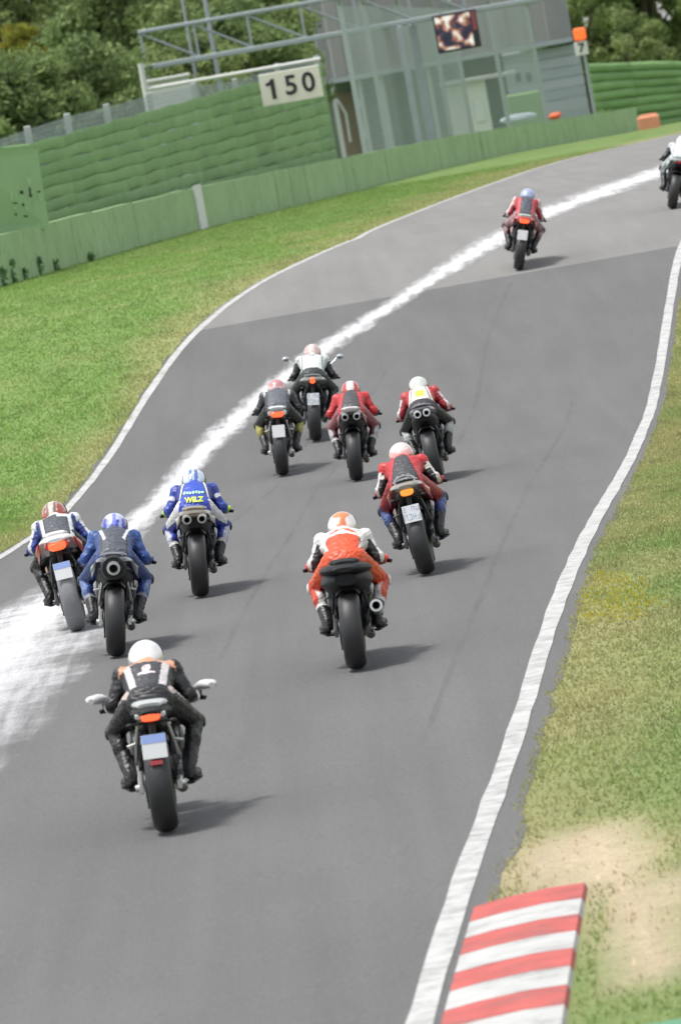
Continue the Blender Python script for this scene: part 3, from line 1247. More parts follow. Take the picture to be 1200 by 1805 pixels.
mb.box((scc.x + scw * .42, GD - .492, scc.z + sch * .2), (scw * .1, .02, sch * .5))
child(mb.build('picture_border', mat('screen_red', (.25, .05, .07), .5), None, smooth=False), scr)
for sx in (-.3, .3):
    mb = MB()
    mb.box((scc.x + scw * sx, GD - .25, scc.z + sch * .42 + .1), (.06, .2, .3))
    child(mb.build('bracket', M_STEEL, None, smooth=False), scr)

# ------------------------------------------------------------------ catch fence in front of the stand
cf = empty('catch_fence', tuple(at(640, 240, 262)))
cf.location.z = float(gz(262))
tag(cf, 'tall catch fence of steel posts and mesh in front of the grey stand', 'fence')
CFP = [(607, 60, 240), (652, 78, 247), (803, 70, 282), (706, 50, 258), (868, 60, 292), (944, 105, 306), (760, 35, 272)]
CFP.sort()
ct = [at(*q) for q in CFP]
for t_ in ct:
    t_.z = float(gz(t_.y)) + 6.4
for tpt in ct:
    zb = float(gz(tpt.y)) - .1
    mb = MB()
    mb.box((tpt.x, tpt.y, (zb + tpt.z) / 2), (.17, .17, tpt.z - zb))
    mb.box((tpt.x, tpt.y - .25, tpt.z + .1), (.08, .7, .08), rot=Matrix.Rotation(R(-35), 3, 'X'))
    child(mb.build('post', mat('fence_steel', (.33, .38, .37), .6, metal=.2), None, smooth=False), cf)
for a, b in zip(ct[:-1], ct[1:]):
    mb = MB()
    wires(mb, a, b, float(gz(a.y)), a.z - .1, float(gz(b.y)), b.z - .1, .15, .15, .0045)
    o = mb.build('wire_mesh', mat('mesh_green', (.30, .36, .33), .7), None, smooth=False)
    o['kind'] = 'stuff'
    child(o, cf)

# ------------------------------------------------------------------ grey corrugated stand
BD = 345.0
M_SHEET = [mat('sheet_grey_%s' % 'abc'[k], c_, .55, metal=.1, var=.1, scale=.6) for k, c_ in enumerate([(.34, .33, .345), (.375, .365, .375), (.305, .31, .33)])]
M_LOWER = mat('lower_wall_green', (.13, .165, .13), .8, var=.3, scale=.5)  # mottled dark green of the recessed lower wall
xL, xR_ = at(548, 40, BD).x, at(1004, 40, BD).x
zlow = at(620, 132, BD).z
zg = float(gz(BD))
ZTOP = zlow + 12
std = empty('grandstand', ((xL + xR_) / 2, BD, zg))
tag(std, 'large grey corrugated metal stand behind the catch fence', 'grandstand')
npn = 20
pw_ = (xR_ - xL) / npn
proto = {}
for i in range(npn):
    k = random.randrange(3)
    x0 = xL + pw_ * i
    yj = random.uniform(-.05, .05)
    mb = MB()
    ribs = 4
    pts = []
    for r_ in range(ribs):
        u = pw_ * .985 / ribs
        pts += [(x0 + u * r_, 0), (x0 + u * (r_ + .55), 0), (x0 + u * (r_ + .65), -.09), (x0 + u * (r_ + .92), -.09)]
    pts.append((x0 + pw_ * .985, 0))
    vs, fs = [], []
    for (x, y) in pts:
        vs += [(x, BD + y + yj, zlow), (x, BD + y + yj, ZTOP)]
    for q in range(len(pts) - 1):
        fs.append((2 * q, 2 * q + 2, 2 * q + 3, 2 * q + 1))
    m0 = len(vs)
    vs += [(x0, BD + .3, zlow), (x0 + pw_ * .985, BD + .3, zlow), (x0 + pw_ * .985, BD + .3, ZTOP), (x0, BD + .3, ZTOP)]
    fs.append((m0 + 3, m0 + 2, m0 + 1, m0))
    mb.add(vs, fs)
    child(mb.build('cladding_sheet', M_SHEET[k], None, smooth=False), std)
mb = MB()
mb.box(((xL + xR_) / 2, BD + 4, ZTOP + .2), (xR_ - xL + 1, 9, .4))
child(mb.build('roof', M_SHEET[2], None, smooth=False), std)
mb = MB()
mb.box(((xL + xR_) / 2, BD + 4.4, zlow + .1), (xR_ - xL, 8, .2))
child(mb.build('soffit', M_SHEET[2], None, smooth=False), std)
mb = MB()
mb.box(((xL + xR_) / 2, BD + .05, zlow - .14), (xR_ - xL, .35, .26))
child(mb.build('edge_beam', M_STEEL, None, smooth=False), std)
# recessed lower wall with pale uprights
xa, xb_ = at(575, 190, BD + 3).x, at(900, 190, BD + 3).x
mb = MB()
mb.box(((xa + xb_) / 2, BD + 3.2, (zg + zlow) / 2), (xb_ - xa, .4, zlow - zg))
child(mb.build('lower_wall', M_LOWER, None, smooth=False), std)
for px in (592, 640, 680, 765):
    q = at(px, 190, BD + .4)
    mb = MB()
    mb.box((q.x, BD + .5, (zg + zlow) / 2 - .14), (.22, .22, zlow - zg - .3))
    child(mb.build('pillar', mat('pillar_grey', (.38, .42, .40), .7), None, smooth=False), std)
for (px, py, qx, qy) in ((585, 160, 618, 250), (622, 158, 645, 245)):
    a, b = at(px, py, BD - 2), at(qx, qy, BD - 2)
    mb = MB()
    mb.tube([a, (a + b) / 2 + Vector((.25, 0, .1)), b], .06, 6)
    child(mb.build('stay', M_CONC, None), std)
mb = MB()
q0, q1 = at(598, 200, BD + 2.8), at(645, 200, BD + 2.8)
mb.box(((q0.x + q1.x) / 2, BD + 2.9, (zg + zlow) / 2 - .4), (q1.x - q0.x, .1, zlow - zg - .8))
child(mb.build('timber_panel', mat('brown_timber', (.17, .145, .105), .8, scale=2), None, smooth=False), std)
# pale lower block at the right end, with courses and two small windows
xa, xb_ = at(893, 150, BD + 1).x, at(1030, 150, BD + 1).x
zc1 = at(1000, 78, BD).z
M_COUR = [mat('course_%s' % 'ab'[k], c_, .7, var=.1, scale=1) for k, c_ in enumerate([(.30, .34, .36), (.335, .37, .395)])]
nco = 9
for i in range(nco):
    z0, z1 = zg + (zc1 - zg) * i / nco, zg + (zc1 - zg) * (i + 1) / nco - .02
    mb = MB()
    mb.box(((xa + xb_) / 2, BD + .75 + (i % 2) * .03, (z0 + z1) / 2), (xb_ - xa, .6, z1 - z0), bev=.02)
    child(mb.build('wall_course', M_COUR[i % 2], None, smooth=False), std)
for px in (913, 932):
    q = at(px, 136, BD)
    mb = MB()
    mb.box((q.x, BD + .44, q.z), (.36, .06, .55))
    o = child(mb.build('window', mat('window_frame', (.4, .42, .42), .6), None, smooth=False), std)
    mb = MB()
    mb.box((q.x, BD + .40, q.z), (.28, .03, .46))
    g_ = mb.build('pane', mat('window_glass', (.05, .06, .085), .15), None, smooth=False)
    g_.parent = o
    g_.matrix_parent_inverse = o.matrix_parent_inverse.copy() @ Matrix.Translation((0, 0, 0))
    g_.matrix_parent_inverse = Matrix.Identity(4)
# green bank in front of the block
q0, q1 = at(893, 180, 330), at(955, 180, 330)
mb = MB()
mb.box(((q0.x + q1.x) / 2, 331, (float(gz(331)) + at(920, 163, 330).z) / 2), (q1.x - q0.x, .5, at(920, 163, 330).z - float(gz(331))), bev=.1)
tag(mb.build('padded_wall', M_BELT[0], None, smooth=False), 'short green padded wall below the two small stand windows', 'wall')

# white hut with dark doorway
HD = 318.0
h0, h1, h2 = at(783, 160, HD), at(862, 140, HD), at(888, 140, HD)
zb, ztp = float(gz(HD)), at(800, 150, HD).z
hut = empty('hut', ((h0.x + h2.x) / 2, HD, zb))
tag(hut, 'small white hut with a dark green open doorway behind the catch fence', 'hut')
wdt = h2.x - h0.x
x = h0.x
mb = MB()
mb.box((x + .18 * wdt, HD + 1, (zb + ztp) / 2), (.36 * wdt, 2, ztp - zb), bev=.02)
mb.box((x + .52 * wdt, HD + 1.02, (zb + ztp) / 2), (.32 * wdt, 2, ztp - zb), bev=.02)
child(mb.build('wall', mat('hut_white', (.70, .71, .66), .6), None, smooth=False), hut)
mb = MB()
mb.box((x + .52 * wdt, HD - .04, zb + (ztp - zb) * .62), (.16 * wdt, .06, (ztp - zb) * .3), bev=.02)
child(mb.build('notice', mat('notice_white', (.66, .7, .66), .6), None, smooth=False), hut)
mb = MB()
mb.box((x + .84 * wdt, HD + 1.4, (zb + ztp) / 2), (.32 * wdt, .3, ztp - zb))
child(mb.build('doorway', mat('door_dark_green', (.03, .075, .045), .7), None, smooth=False), hut)
mb = MB()
mb.box((x + .58 * wdt, HD + .9, ztp + .1), (1.25 * wdt, 2.5, .2), bev=.03)
child(mb.build('roof', mat('hut_roof', (.42, .43, .40), .7), None, smooth=False), hut)

# things lying behind the barrier
q = at(922, 209, 300)
mb = MB()
mb.loft([(-.5, 0, 0, .2, .05), (-.4, 0, .03, .75, .16), (0, 0, .05, .85, .2), (.4, 0, .03, .7, .15), (.5, 0, 0, .2, .05)], 14, 2.2)
o = mb.build('tarpaulin', mat('pale_blue_sheet', (.42, .50, .56), .5), None)
o.location = (q.x, q.y + 6, q.z)
mb2 = MB()
tag(o, 'folded pale blue sheet lying on the barrier top, far right', 'sheet')
q = at(985, 204, 300)
mb = MB()
mb.sphere((0, 0, 0), (.28, .25, .16), 12, 8)
mb.sphere((.14, .04, .04), (.18, .16, .12), 10, 6)
o = mb.build('marker_cover', mat('orange_cover', (.66, .13, .05), .6), None)
o.location = (q.x, q.y + 5, q.z)
tag(o, 'small orange cover poking above the far barrier', 'cover')

# orange lamp box over a white number plate on a pole
LD = 322.0
q = at(1021, 60, LD)
q2 = at(1024, 85, LD)
lp_ = empty('signal_post', (q2.x + .05, LD, float(gz(LD))))
tag(lp_, 'signal post with an orange lamp box above a white plate numbered 7', 'signal')
mb = MB()
zg2 = float(gz(LD))
mb.tube([(q2.x + .1, LD + .2, zg2), (q2.x + .1, LD + .2, q.z)], .07, 8)
child(mb.build('pole', M_STEEL, None), lp_)
mb = MB()
mb.box((q.x, LD, q.z), (.56, .3, .56), bev=.06)
child(mb.build('lamp_box', mat('lamp_orange', (.62, .10, .02), .5, emit=(.9, .12, .02, .45)), None, smooth=False), lp_)
mb = MB()
mb.box((q2.x, LD, q2.z), (.62, .08, .66), bev=.02)
child(mb.build('number_plate', mat('plate_white', (.62, .64, .60), .6), None, smooth=False), lp_)
me = text_mesh('7', .6, .005, 3, .02)
o = link('numeral', me, M_BLK)
o.rotation_euler = (R(90), 0, 0)
o.location = (q2.x, LD - .05, q2.z)
child(o, lp_)


# ------------------------------------------------------------------ trees
def leaf_mat(name, c0, c1):
    ma = bpy.data.materials.new(name)
    ma.use_nodes = True
    n, l = ma.node_tree.nodes, ma.node_tree.links
    p = n['Principled BSDF']
    p.inputs['Roughness'].default_value = .7
    p.inputs['Specular IOR Level'].default_value = .2
    g = n.new('ShaderNodeNewGeometry')
    tc = n.new('ShaderNodeTexCoord')
    no = n.new('ShaderNodeTexNoise')
    no.inputs['Scale'].default_value = .55
    no.inputs['Detail'].default_value = 4
    l.new(tc.outputs['Object'], no.inputs['Vector'])
    ad = n.new('ShaderNodeMath')
    ad.operation = 'MULTIPLY_ADD'
    ad.inputs[1].default_value = .55
    l.new(g.outputs['Random Per Island'], ad.inputs[0])
    mr = n.new('ShaderNodeMapRange')
    mr.inputs[1].default_value, mr.inputs[2].default_value = .35, .65
    mr.inputs[3].default_value, mr.inputs[4].default_value = 0, .45
    l.new(no.outputs[0], mr.inputs[0])
    l.new(mr.outputs[0], ad.inputs[2])
    mx = n.new('ShaderNodeMix')
    mx.data_type = 'RGBA'
    mx.inputs[6].default_value = c0 + (1,)
    mx.inputs[7].default_value = c1 + (1,)
    l.new(ad.outputs[0], mx.inputs[0])
    l.new(mx.outputs[2], p.inputs['Base Color'])
    tr = n.new('ShaderNodeBsdfTranslucent')
    l.new(mx.outputs[2], tr.inputs['Color'])
    ms = n.new('ShaderNodeMixShader')
    ms.inputs[0].default_value = .4
    out = n['Material Output']
    l.new(p.outputs[0], ms.inputs[1])
    l.new(tr.outputs[0], ms.inputs[2])
    l.new(ms.outputs[0], out.inputs['Surface'])
    return ma


LEAF = [leaf_mat('leaf_dark', (.095, .142, .058), (.24, .32, .12)), leaf_mat('leaf_mid', (.115, .172, .064), (.29, .37, .13)), leaf_mat('leaf_light', (.125, .18, .07), (.32, .39, .15)),
        leaf_mat('leaf_yellow', (.16, .17, .03), (.36, .34, .05))]
M_BARK = mat('bark', (.10, .085, .065), .9, var=.3, scale=5, bump=.5)


def crown_mesh(name, seed, nclump, nleaf, rx_, rz_, size):
    r = np.random.default_rng(seed)
    cs = []
    while len(cs) < nclump:
        q = r.uniform(-1, 1, 3)
        ln = np.linalg.norm(q)
        if .35 < ln < 1 or (ln < .35 and r.random() < .3):
            cs.append(q * np.array([rx_, rx_, rz_]))
    cs = np.array(cs)
    cr = r.uniform(.55, 1.15, nclump) * rx_ * .34
    which = r.integers(0, nclump, nleaf)
    dirs = r.normal(size=(nleaf, 3))
    dirs /= np.linalg.norm(dirs, axis=1)[:, None]
    rad = cr[which] * (r.random(nleaf) ** .45)
    P = cs[which] + dirs * rad[:, None] * np.array([1, 1, .8])
    a = r.normal(size=(nleaf, 3)) + dirs * .2
    a /= np.linalg.norm(a, axis=1)[:, None]
    b = np.cross(a, r.normal(size=(nleaf, 3)))
    b /= np.linalg.norm(b, axis=1)[:, None]
    s_ = size * r.uniform(.6, 1.3, nleaf)
    a *= s_[:, None]
    b *= s_[:, None] * .55
    v = np.stack([P - a, P - b, P + a, P + b], 1).reshape(-1, 3)
    me = bpy.data.meshes.new(name)
    f = np.arange(len(v)).reshape(-1, 4)
    me.from_pydata(v.tolist(), [], f.tolist())
    return me, cs


CR = [crown_mesh('crown', 100 + k, 46, 15000, 2.6, 3.6 if k % 2 else 3.0, .13) for k in range(4)]
TRK = []
for k in range(4):
    cs = CR[k][1]
    mb = MB()
    mb.tube([(0, 0, -7), (.1, .05, -4), (0, 0, -1.5), (.05, 0, 1.5)], [.26, .2, .15, .05], 8)
    for c_ in cs[::3]:
        mb.tube([(.02, 0, -2.5 + c_[2] * .5), (c_[0] * .5, c_[1] * .5, c_[2] * .75 - .5), tuple(c_)], [.08, .05, .015], 5)
    TRK.append(mb.mesh('trunk'))


def tree(px, d, zc, sc_, k, lk, label, group):
    q = at(px, 100, d)
    zg = float(gz(d))
    o = empty('tree', (q.x, q.y, zg))
    tag(o, label, 'tree', group)
    me = CR[k][0].copy()
    me.materials.clear()
    me.materials.append(LEAF[lk])
    c_ = link('crown', me, None, o)
    c_.location = (0, 0, zc)
    c_.scale = (sc_, sc_, sc_)
    c_.rotation_euler = (0, 0, random.uniform(0, 6.28))
    t_ = link('trunk', TRK[k], M_BARK, o)
    t_.location = (0, 0, zc)
    t_.scale = (sc_, sc_, min(sc_, (zc + .2) / 7))
    t_.rotation_euler = c_.rotation_euler


TL = [  # px, distance, crown centre height, scale, variant, leaf
    (-45, 236, 4.6, 1.25, 0, 0, 'dark tree at the left picture edge behind the wire fence'),
    (40, 250, 3.4, .95, 1, 1, 'bushy mid green tree behind the two leftmost fence posts'),
    (112, 246, 3.8, 1.05, 2, 0, 'dark leafy tree behind the wire fence left of the gantry'),
    (178, 256, 3.6, 1.0, 3, 1, 'mid green tree just left of the gantry end'),
    (42, 285, 8.8, 1.0, 0, 2, 'pale green tall crown at the upper left behind the yellow bush'),
    (128, 292, 9.5, 1.25, 1, 1, 'tall tree at the top edge left of the gantry'),
    (-20, 300, 11.0, 1.35, 3, 1, 'tallest tree in the upper left corner'),
    (232, 276, 7.6, 1.3, 2, 0, 'tall dark tree behind the gantry left end'),
    (290, 262, 4.4, 1.1, 0, 2, 'pale tree behind the grey cabinet'),
    (352, 272, 5.0, 1.2, 1, 1, 'mid green tree behind the pair of poles'),
    (330, 300, 10.2, 1.35, 3, 2, 'pale tall tree above the gantry between the poles'),
    (425, 268, 4.6, 1.1, 2, 0, 'dark tree below the gantry left of the 150 board'),
    (440, 296, 9.4, 1.2, 0, 1, 'tall mid green tree above the gantry right of the poles'),
    (462, 285, 5.2, 1.0, 3, 2, 'pale tree behind the left half of the 150 board'),
    (478, 358, 8.6, 1.35, 1, 0, 'dark tree beside the stand left corner'),
    (42, 268, 7.45, .33, 2, 3, 'small yellow flowering bush crown at the upper left'),
]
for a in TL:
    tree(*a, 'trees behind the wire fence')
TR = [
    (1030, 372, 6.0, 1.25, 0, 1, 'mid green tree right behind the stand corner and signal post'),
    (1085, 380, 6.4, 1.35, 1, 0, 'dark tree above the far right belt wall'),
    (1150, 376, 6.2, 1.35, 2, 1, 'mid green tree near the right edge above the belt wall'),
    (1215, 384, 6.6, 1.4, 3, 0, 'dark tree at the right picture edge above the belt wall'),
    (1060, 400, 12.0, 1.5, 3, 2, 'pale tall crown at the top right beside the stand'),
    (1160, 405, 12.5, 1.6, 0, 1, 'tall tree in the upper right corner'),
    (1110, 362, 3.2, .8, 1, 2, 'low pale bush just above the far right belt wall'),
]
for a in TR:
    tree(*a, 'trees behind the far right wall')

# ------------------------------------------------------------------ motorcycles
M_TYRE = mat('tyre_rubber', (.019, .019, .020), .5, var=.25, scale=30, bump=.15, bscale=90)
M_TYRE_DUSTY = mat('tyre_powdered', (.17, .175, .185), .8, var=.25, scale=12, bump=.1)
M_RIM = mat('rim_dark', (.05, .05, .055), .4, metal=.6)
M_ALU = mat('bare_aluminium', (.55, .55, .54), .35, metal=.8, var=.1)
M_DALU = mat('dark_metal', (.10, .10, .105), .4, metal=.7)
M_PLASTIC = mat('black_plastic', (.010, .010, .011), .55, var=.2, spec=.25)
M_SEAT = mat('seat_vinyl', (.014, .014, .015), .7, bump=.2, bscale=200, spec=.3)
M_ENGINE = mat('engine_grey', (.045, .045, .05), .5, metal=.4, var=.3, scale=20)
M_HOLE = mat('exhaust_bore', (.004, .004, .004), .9)
M_RED_LIT = mat('tail_light_lit', (.55, .05, .02), .25, emit=(1.0, .13, .04, .55), coat=.5)
M_RED_LENS = mat('red_lens', (.28, .015, .02), .2, coat=.5)
M_AMBER = mat('amber_lens', (.6, .18, .02), .25, emit=(1.0, .32, .05, .35))
M_PLATE = mat('number_plate_white', (.60, .61, .62), .45, var=.04)
M_PLATE_BLUE = mat('number_plate_blue', (.24, .33, .62), .45)
M_PLATE_INK = mat('number_plate_ink', (.10, .13, .24), .5)
M_GLASS = mat('mirror_glass', (.35, .38, .42), .08, metal=.7)
M_SCREEN = mat('smoked_screen', (.03, .035, .04), .1, coat=.6)
PAINT = {}


def paint(c):
    k = 'paint_' + c.strip('#')
    return mat(k, tuple(v * .78 for v in lin(c)), .32, var=.05, scale=5, coat=.6)


def tyre_prof(w_, R_, crown, depth):
    pr = []
    for k in range(-6, 7):
        t = k / 6
        pr.append((w_ / 2 * math.sin(t * math.pi / 2) * 1.0, R_ - crown * (1 - math.cos(t * math.pi / 2)) ** 1.1))
    sw = R_ - crown
    return [(-w_ * .40, sw - depth)] + [(-w_ * .5, sw - depth * .4)] + pr + [(w_ * .5, sw - depth * .4), (w_ * .40, sw - depth)]


REAR_T = MB().lathe(tyre_prof(.172, .315, .062, .055), (0, 0, 0), n=40).mesh('tyre', angle=60)
FRONT_T = MB().lathe(tyre_prof(.12, .30, .035, .05), (0, 0, 0), n=36).mesh('tyre', angle=60)


def rim_mesh(w_, R_):
    mb = MB()
    mb.lathe([(-w_ / 2, R_), (-w_ / 2 + .012, R_ - .022), (0, R_ - .035), (w_ / 2 - .012, R_ - .022), (w_ / 2, R_)], (0, 0, 0), n=32)
    mb.lathe([(-.05, .0), (-.05, .035), (.05, .035), (.05, .0)], (0, 0, 0), n=16)
    for k in range(5):
        a = 2 * math.pi * k / 5
        for da in (-.12, .12):
            mb.tube([(0, .03 * math.cos(a), .03 * math.sin(a)), (0, (R_ - .03) * math.cos(a + da), (R_ - .03) * math.sin(a + da))], [.016, .012], 6)
    mb.lathe([(w_ * .36, .07), (w_ * .36, .115), (w_ * .36 + .005, .115), (w_ * .36 + .005, .07)], (0, 0, 0), n=28, closed=True)
    return mb.mesh('rim')


REAR_R, FRONT_R = rim_mesh(.135, .208), rim_mesh(.09, .218)
for me_, m_ in ((REAR_T, M_TYRE), (FRONT_T, M_TYRE), (REAR_R, M_RIM), (FRONT_R, M_RIM)):
    me_.materials.append(m_)


def ex_bulk(spec):
    return bool(spec.get('exhaust'))


def motorcycle(spec, Mx, label):
    root = empty('motorcycle')
    tag(root, label, 'motorcycle', 'motorcycles on the track')
    root.matrix_world = Mx
    root.rotation_mode = 'XYZ'
    body, body2 = paint(spec.get('body', '#222222')), paint(spec.get('body2', spec.get('body', '#222222')))
    tailm = paint(spec['tail']) if spec.get('tail') else M_PLASTIC
    arm = {'alu': M_ALU, 'dark': M_DALU}[spec.get('arm', 'dark')]
    # wheels
    rt = REAR_T
    if spec.get('dusty'):
        rt = REAR_T.copy()
        rt.materials.clear()
        rt.materials.append(M_TYRE_DUSTY)
    rw = link('rear_wheel', REAR_R, None, root)
    rw.location = (0, 0, .315)
    link('tyre', rt, None, rw)
    fw = link('front_wheel', FRONT_R, None, root)
    fw.location = (0, 1.40, .30)
    link('tyre', FRONT_T, None, fw)
    # swingarm, with axle blocks
    mb = MB()
    for s_ in (-1, 1):
        mb.loft([(-.06, s_ * .128, .315, .016, .030), (.0, s_ * .13, .315, .020, .042), (.12, s_ * .13, .335, .022, .05), (.34, s_ * .12, .40, .026, .062), (.52, s_ * .105, .42, .03, .06)], 12, 3)
        mb.lathe([(s_ * .150 - .018, .0), (s_ * .150 - .018, .026), (s_ * .150 + .018, .026), (s_ * .150 + .018, 0)], (0, 0, .315), n=12)
    mb.box((0, .46, .42), (.22, .12, .1), bev=.02)
    mb.build('swingarm', arm, root)
    mb = MB()
    for zz, dz in ((.315 + .10, .0), (.315 - .10, -.0)):
        mb.box((-.098, .26, zz + .02), (.014, .50, .014), rot=Matrix.Rotation(R(6 if zz > .315 else 14), 3, 'X'))
    mb.lathe([(-.104, .07), (-.104, .105), (-.094, .105), (-.094, .07)], (0, 0, .315), n=24, closed=True)
    mb.build('chain', M_DALU, root)
    # hugger over the tyre
    mb = MB()
    nn = 9
    vs, fs = [], []
    for k in range(nn):
        a = R(35 + 75 * k / (nn - 1))
        for j, x_ in enumerate((-.098, -.06, 0, .06, .098)):
            rr = .335 + (.03 if abs(x_) < .07 else -.02) - (.0 if x_ else -.008)
            vs.append((x_, math.cos(a) * rr, .315 + math.sin(a) * rr))
    for k in range(nn - 1):
        for j in range(4):
            fs.append((k * 5 + j, k * 5 + j + 1, k * 5 + 6 + j, k * 5 + 5 + j))
    mb.add(vs, fs)
    mb.build('hugger', M_PLASTIC, root)
    # engine and frame
    mb = MB()
    mb.loft([(.42, 0, .50, .10, .14), (.52, 0, .48, .15, .20), (.70, 0, .45, .19, .22), (.92, 0, .46, .19, .22), (1.02, 0, .5, .13, .17)], 16, 3.2)
    for s_ in (-1, 1):
        mb.lathe([(s_ * .19 - .03, .0), (s_ * .19 - .03, .09), (s_ * .19 + .02, .075), (s_ * .19 + .03, 0)], (0, .66, .40), n=18)
    mb.tube([(0, .36, .43), (0, .40, .66)], [.045, .04], 10)
    mb.build('engine', M_ENGINE, root)
    mb = MB()
    for s_ in (-1, 1):
        mb.tube([(s_ * .10, .50, .42), (s_ * .135, .58, .62), (s_ * .15, .80, .76), (s_ * .06, 1.12, .86)], [.032, .036, .036, .03], 8)
        mb.tube([(s_ * .08, .60, .66), (s_ * .09, .30, .76), (s_ * .07, .02, .82)], [.016, .016, .013], 6)
        mb.tube([(s_ * .10, .55, .50), (s_ * .09, .18, .74)], .012, 6)
    mb.build('frame', M_DALU if spec.get('arm') != 'alu' else M_ALU, root)
    # forks, front mudguard
    mb = MB()
    for s_ in (-1, 1):
        mb.tube([(s_ * .10, 1.40, .30), (s_ * .10, 1.27, .62), (s_ * .10, 1.15, .92)], [.026, .027, .024], 8)
    mb.box((0, 1.16, .88), (.25, .06, .035), bev=.01)
    mb.build('fork', M_DALU, root)
    mb = MB()
    vs, fs = [], []
    for k in range(nn):
        a = R(30 + 110 * k / (nn - 1))
        for j, x_ in enumerate((-.068, -.05, 0, .05, .068)):
            rr = .322 + (.012 if abs(x_) < .06 else -.05)
            vs.append((x_, 1.40 + math.cos(a) * rr, .30 + math.sin(a) * rr))
    for k in range(nn - 1):
        for j in range(4):
            fs.append((k * 5 + j, k * 5 + j + 1, k * 5 + 6 + j, k * 5 + 5 + j))
    mb.add(vs, fs)
    mb.build('front_mudguard', body, root)
    # fairing shell, with nose and screen
    if spec.get('fairing', True):
        mb = MB()
        for s_ in (-1, 1):
            vs, fs = [], []
            rows_ = [(.66, .205, .30, .52), (.80, .21, .24, .68), (1.0, .22, .20, .80), (1.2, .225, .28, .95), (1.36, .17, .48, 1.0), (1.52, .07, .62, .92)]
            for (y_, hw_, z0_, z1_) in rows_:
                for j in range(6):
                    t = j / 5
                    bulge = math.sin(math.pi * (.12 + .8 * t)) ** .7
                    vs.append((s_ * (hw_ * (.35 + .65 * bulge)), y_, z0_ + (z1_ - z0_) * t))
            for k in range(len(rows_) - 1):
                for j in range(5):
                    fs.append((k * 6 + j, k * 6 + j + 1, k * 6 + 7 + j, k * 6 + 6 + j))
            mb.add(vs, fs)
        mb.loft([(1.16, 0, .86, .17, .10), (1.32, 0, .87, .17, .12), (1.46, 0, .82, .12, .11), (1.56, 0, .74, .05, .06)], 16, 2.4)
        mb.build('fairing', body, root)
        mb = MB()
        mb.loft([(1.10, 0, 1.02, .13, .035), (1.2, 0, 1.0, .15, .05), (1.32, 0, .95, .14, .055), (1.42, 0, .91, .09, .03)], 14, 2.2)
        mb.build('windscreen', M_SCREEN, root)
    else:
        mb = MB()
        mb.sphere((0, 1.28, .86), (.11, .09, .11), 16, 10)
        mb.build('headlamp', M_PLASTIC, root)
    # tank and seats
    mb = MB()
    mb.loft([(.60, 0, .80, .08, .04), (.66, 0, .82, .13, .08), (.80, 0, .845, .165, .11), (.95, 0, .85, .155, .11), (1.06, 0, .82, .10, .07)], 18, 2.3)
    mb.build('tank', body, root)
    mb = MB()
    mb.loft([(.26, 0, .80, .11, .03), (.32, 0, .795, .125, .035), (.46, 0, .785, .12, .035), (.62, 0, .785, .07, .03)], 16, 3)
    mb.build('seat', M_SEAT, root)
    # tail unit
    tw, tz = spec.get('tailw', 1.0), spec.get('tailz', 0.0)
    mb = MB()
    mb.loft([(.50, 0, .745, .10 * tw, .035), (.40, 0, .765, .135 * tw, .05), (.25, 0, .80 + tz * .4, .145 * tw, .06, .75), (.08, 0, .835 + tz * .8, .13 * tw, .06, .7), (-.08, 0, .855 + tz, .105 * tw, .05, .65),
             (-.17, 0, .86 + tz, .08 * tw, .035, .6), (-.20, 0, .86 + tz, .055 * tw, .018, .6)][::-1], 20, 2.7)
    tl = mb.build('tail', tailm, root)
    mb = MB()
    mb.loft([(-.10, 0, .905 + tz, .075, .018), (-.05, 0, .912 + tz, .105, .026), (.08, 0, .895 + tz * .8, .125, .032), (.22, 0, .865 + tz * .4, .12, .03), (.27, 0, .84 + tz * .3, .10, .02)], 16, 2.8)
    hm = mb.build('pillion_pad', paint(spec['hump']) if spec.get('hump') else M_SEAT, root)
    if spec.get('hump_ring'):
        mb = MB()
        mb.lathe([(0, .020), (.012, .020), (.012, .032), (0, .032)], (0, -.095, .915 + tz), axis='Y', n=20, closed=True)
        mb.lathe([(0, .058), (.010, .058), (.010, .068), (0, .068)], (0, -.085, .915 + tz), axis='Y', n=24, closed=True)
        mb.v = [(v[0] * 1.55 if math.hypot(v[0], v[2] - .915 - tz) > .045 else v[0], v[1], .915 + tz + (v[2] - .915 - tz) * .75) for v in mb.v]
        mb.build('ring_badge', mat('badge_white', (.6, .6, .6), .4), hm)
    if spec.get('side'):
        for s_ in (-1, 1):
            mb = MB()
            mb.add([(s_ * .152 * tw, .42, .74), (s_ * .158 * tw, .20, .79 + tz * .5), (s_ * .138 * tw, -.02, .83 + tz), (s_ * .118 * tw, -.10, .86 + tz), (s_ * .125 * tw, 0, .775 + tz), (s_ * .148 * tw, .22, .70), (s_ * .16 * tw, .40, .66)],
                   [(0, 1, 5, 6), (1, 2, 4, 5), (2, 3, 4)])
            ob = mb.build('tail_side_panel', paint(spec['side']), tl)
            so_ = ob.modifiers.new('thick', 'SOLIDIFY')
            so_.thickness = .01
    # undertray between tail and tyre
    mb = MB()
    mb.loft([(-.13, 0, .80 + tz, .06, .025), (-.05, 0, .775 + tz * .8, .085, .05), (.10, 0, .735, .10, .06), (.30, 0, .70, .11, .07), (.42, 0, .62, .11, .13)], 14, 3)
    mb.build('undertray', M_PLASTIC, root)
    if ex_bulk(spec):
        mb = MB()
        bw = spec.get('bulk', 1.0)
        mb.loft([(-.14, 0, .775 + tz, .07 * bw, .045), (-.06, 0, .755 + tz, .115 * bw, .08, .8), (.08, 0, .725 + tz * .6, .15 * bw, .11, .7), (.24, 0, .69, .165 * bw, .13, .7), (.42, 0, .66, .15 * bw, .12, .8)], 18, 2.5)
        mb.build('tail_underside', M_PLASTIC, root)
    # tail light
    lt = spec.get('light')
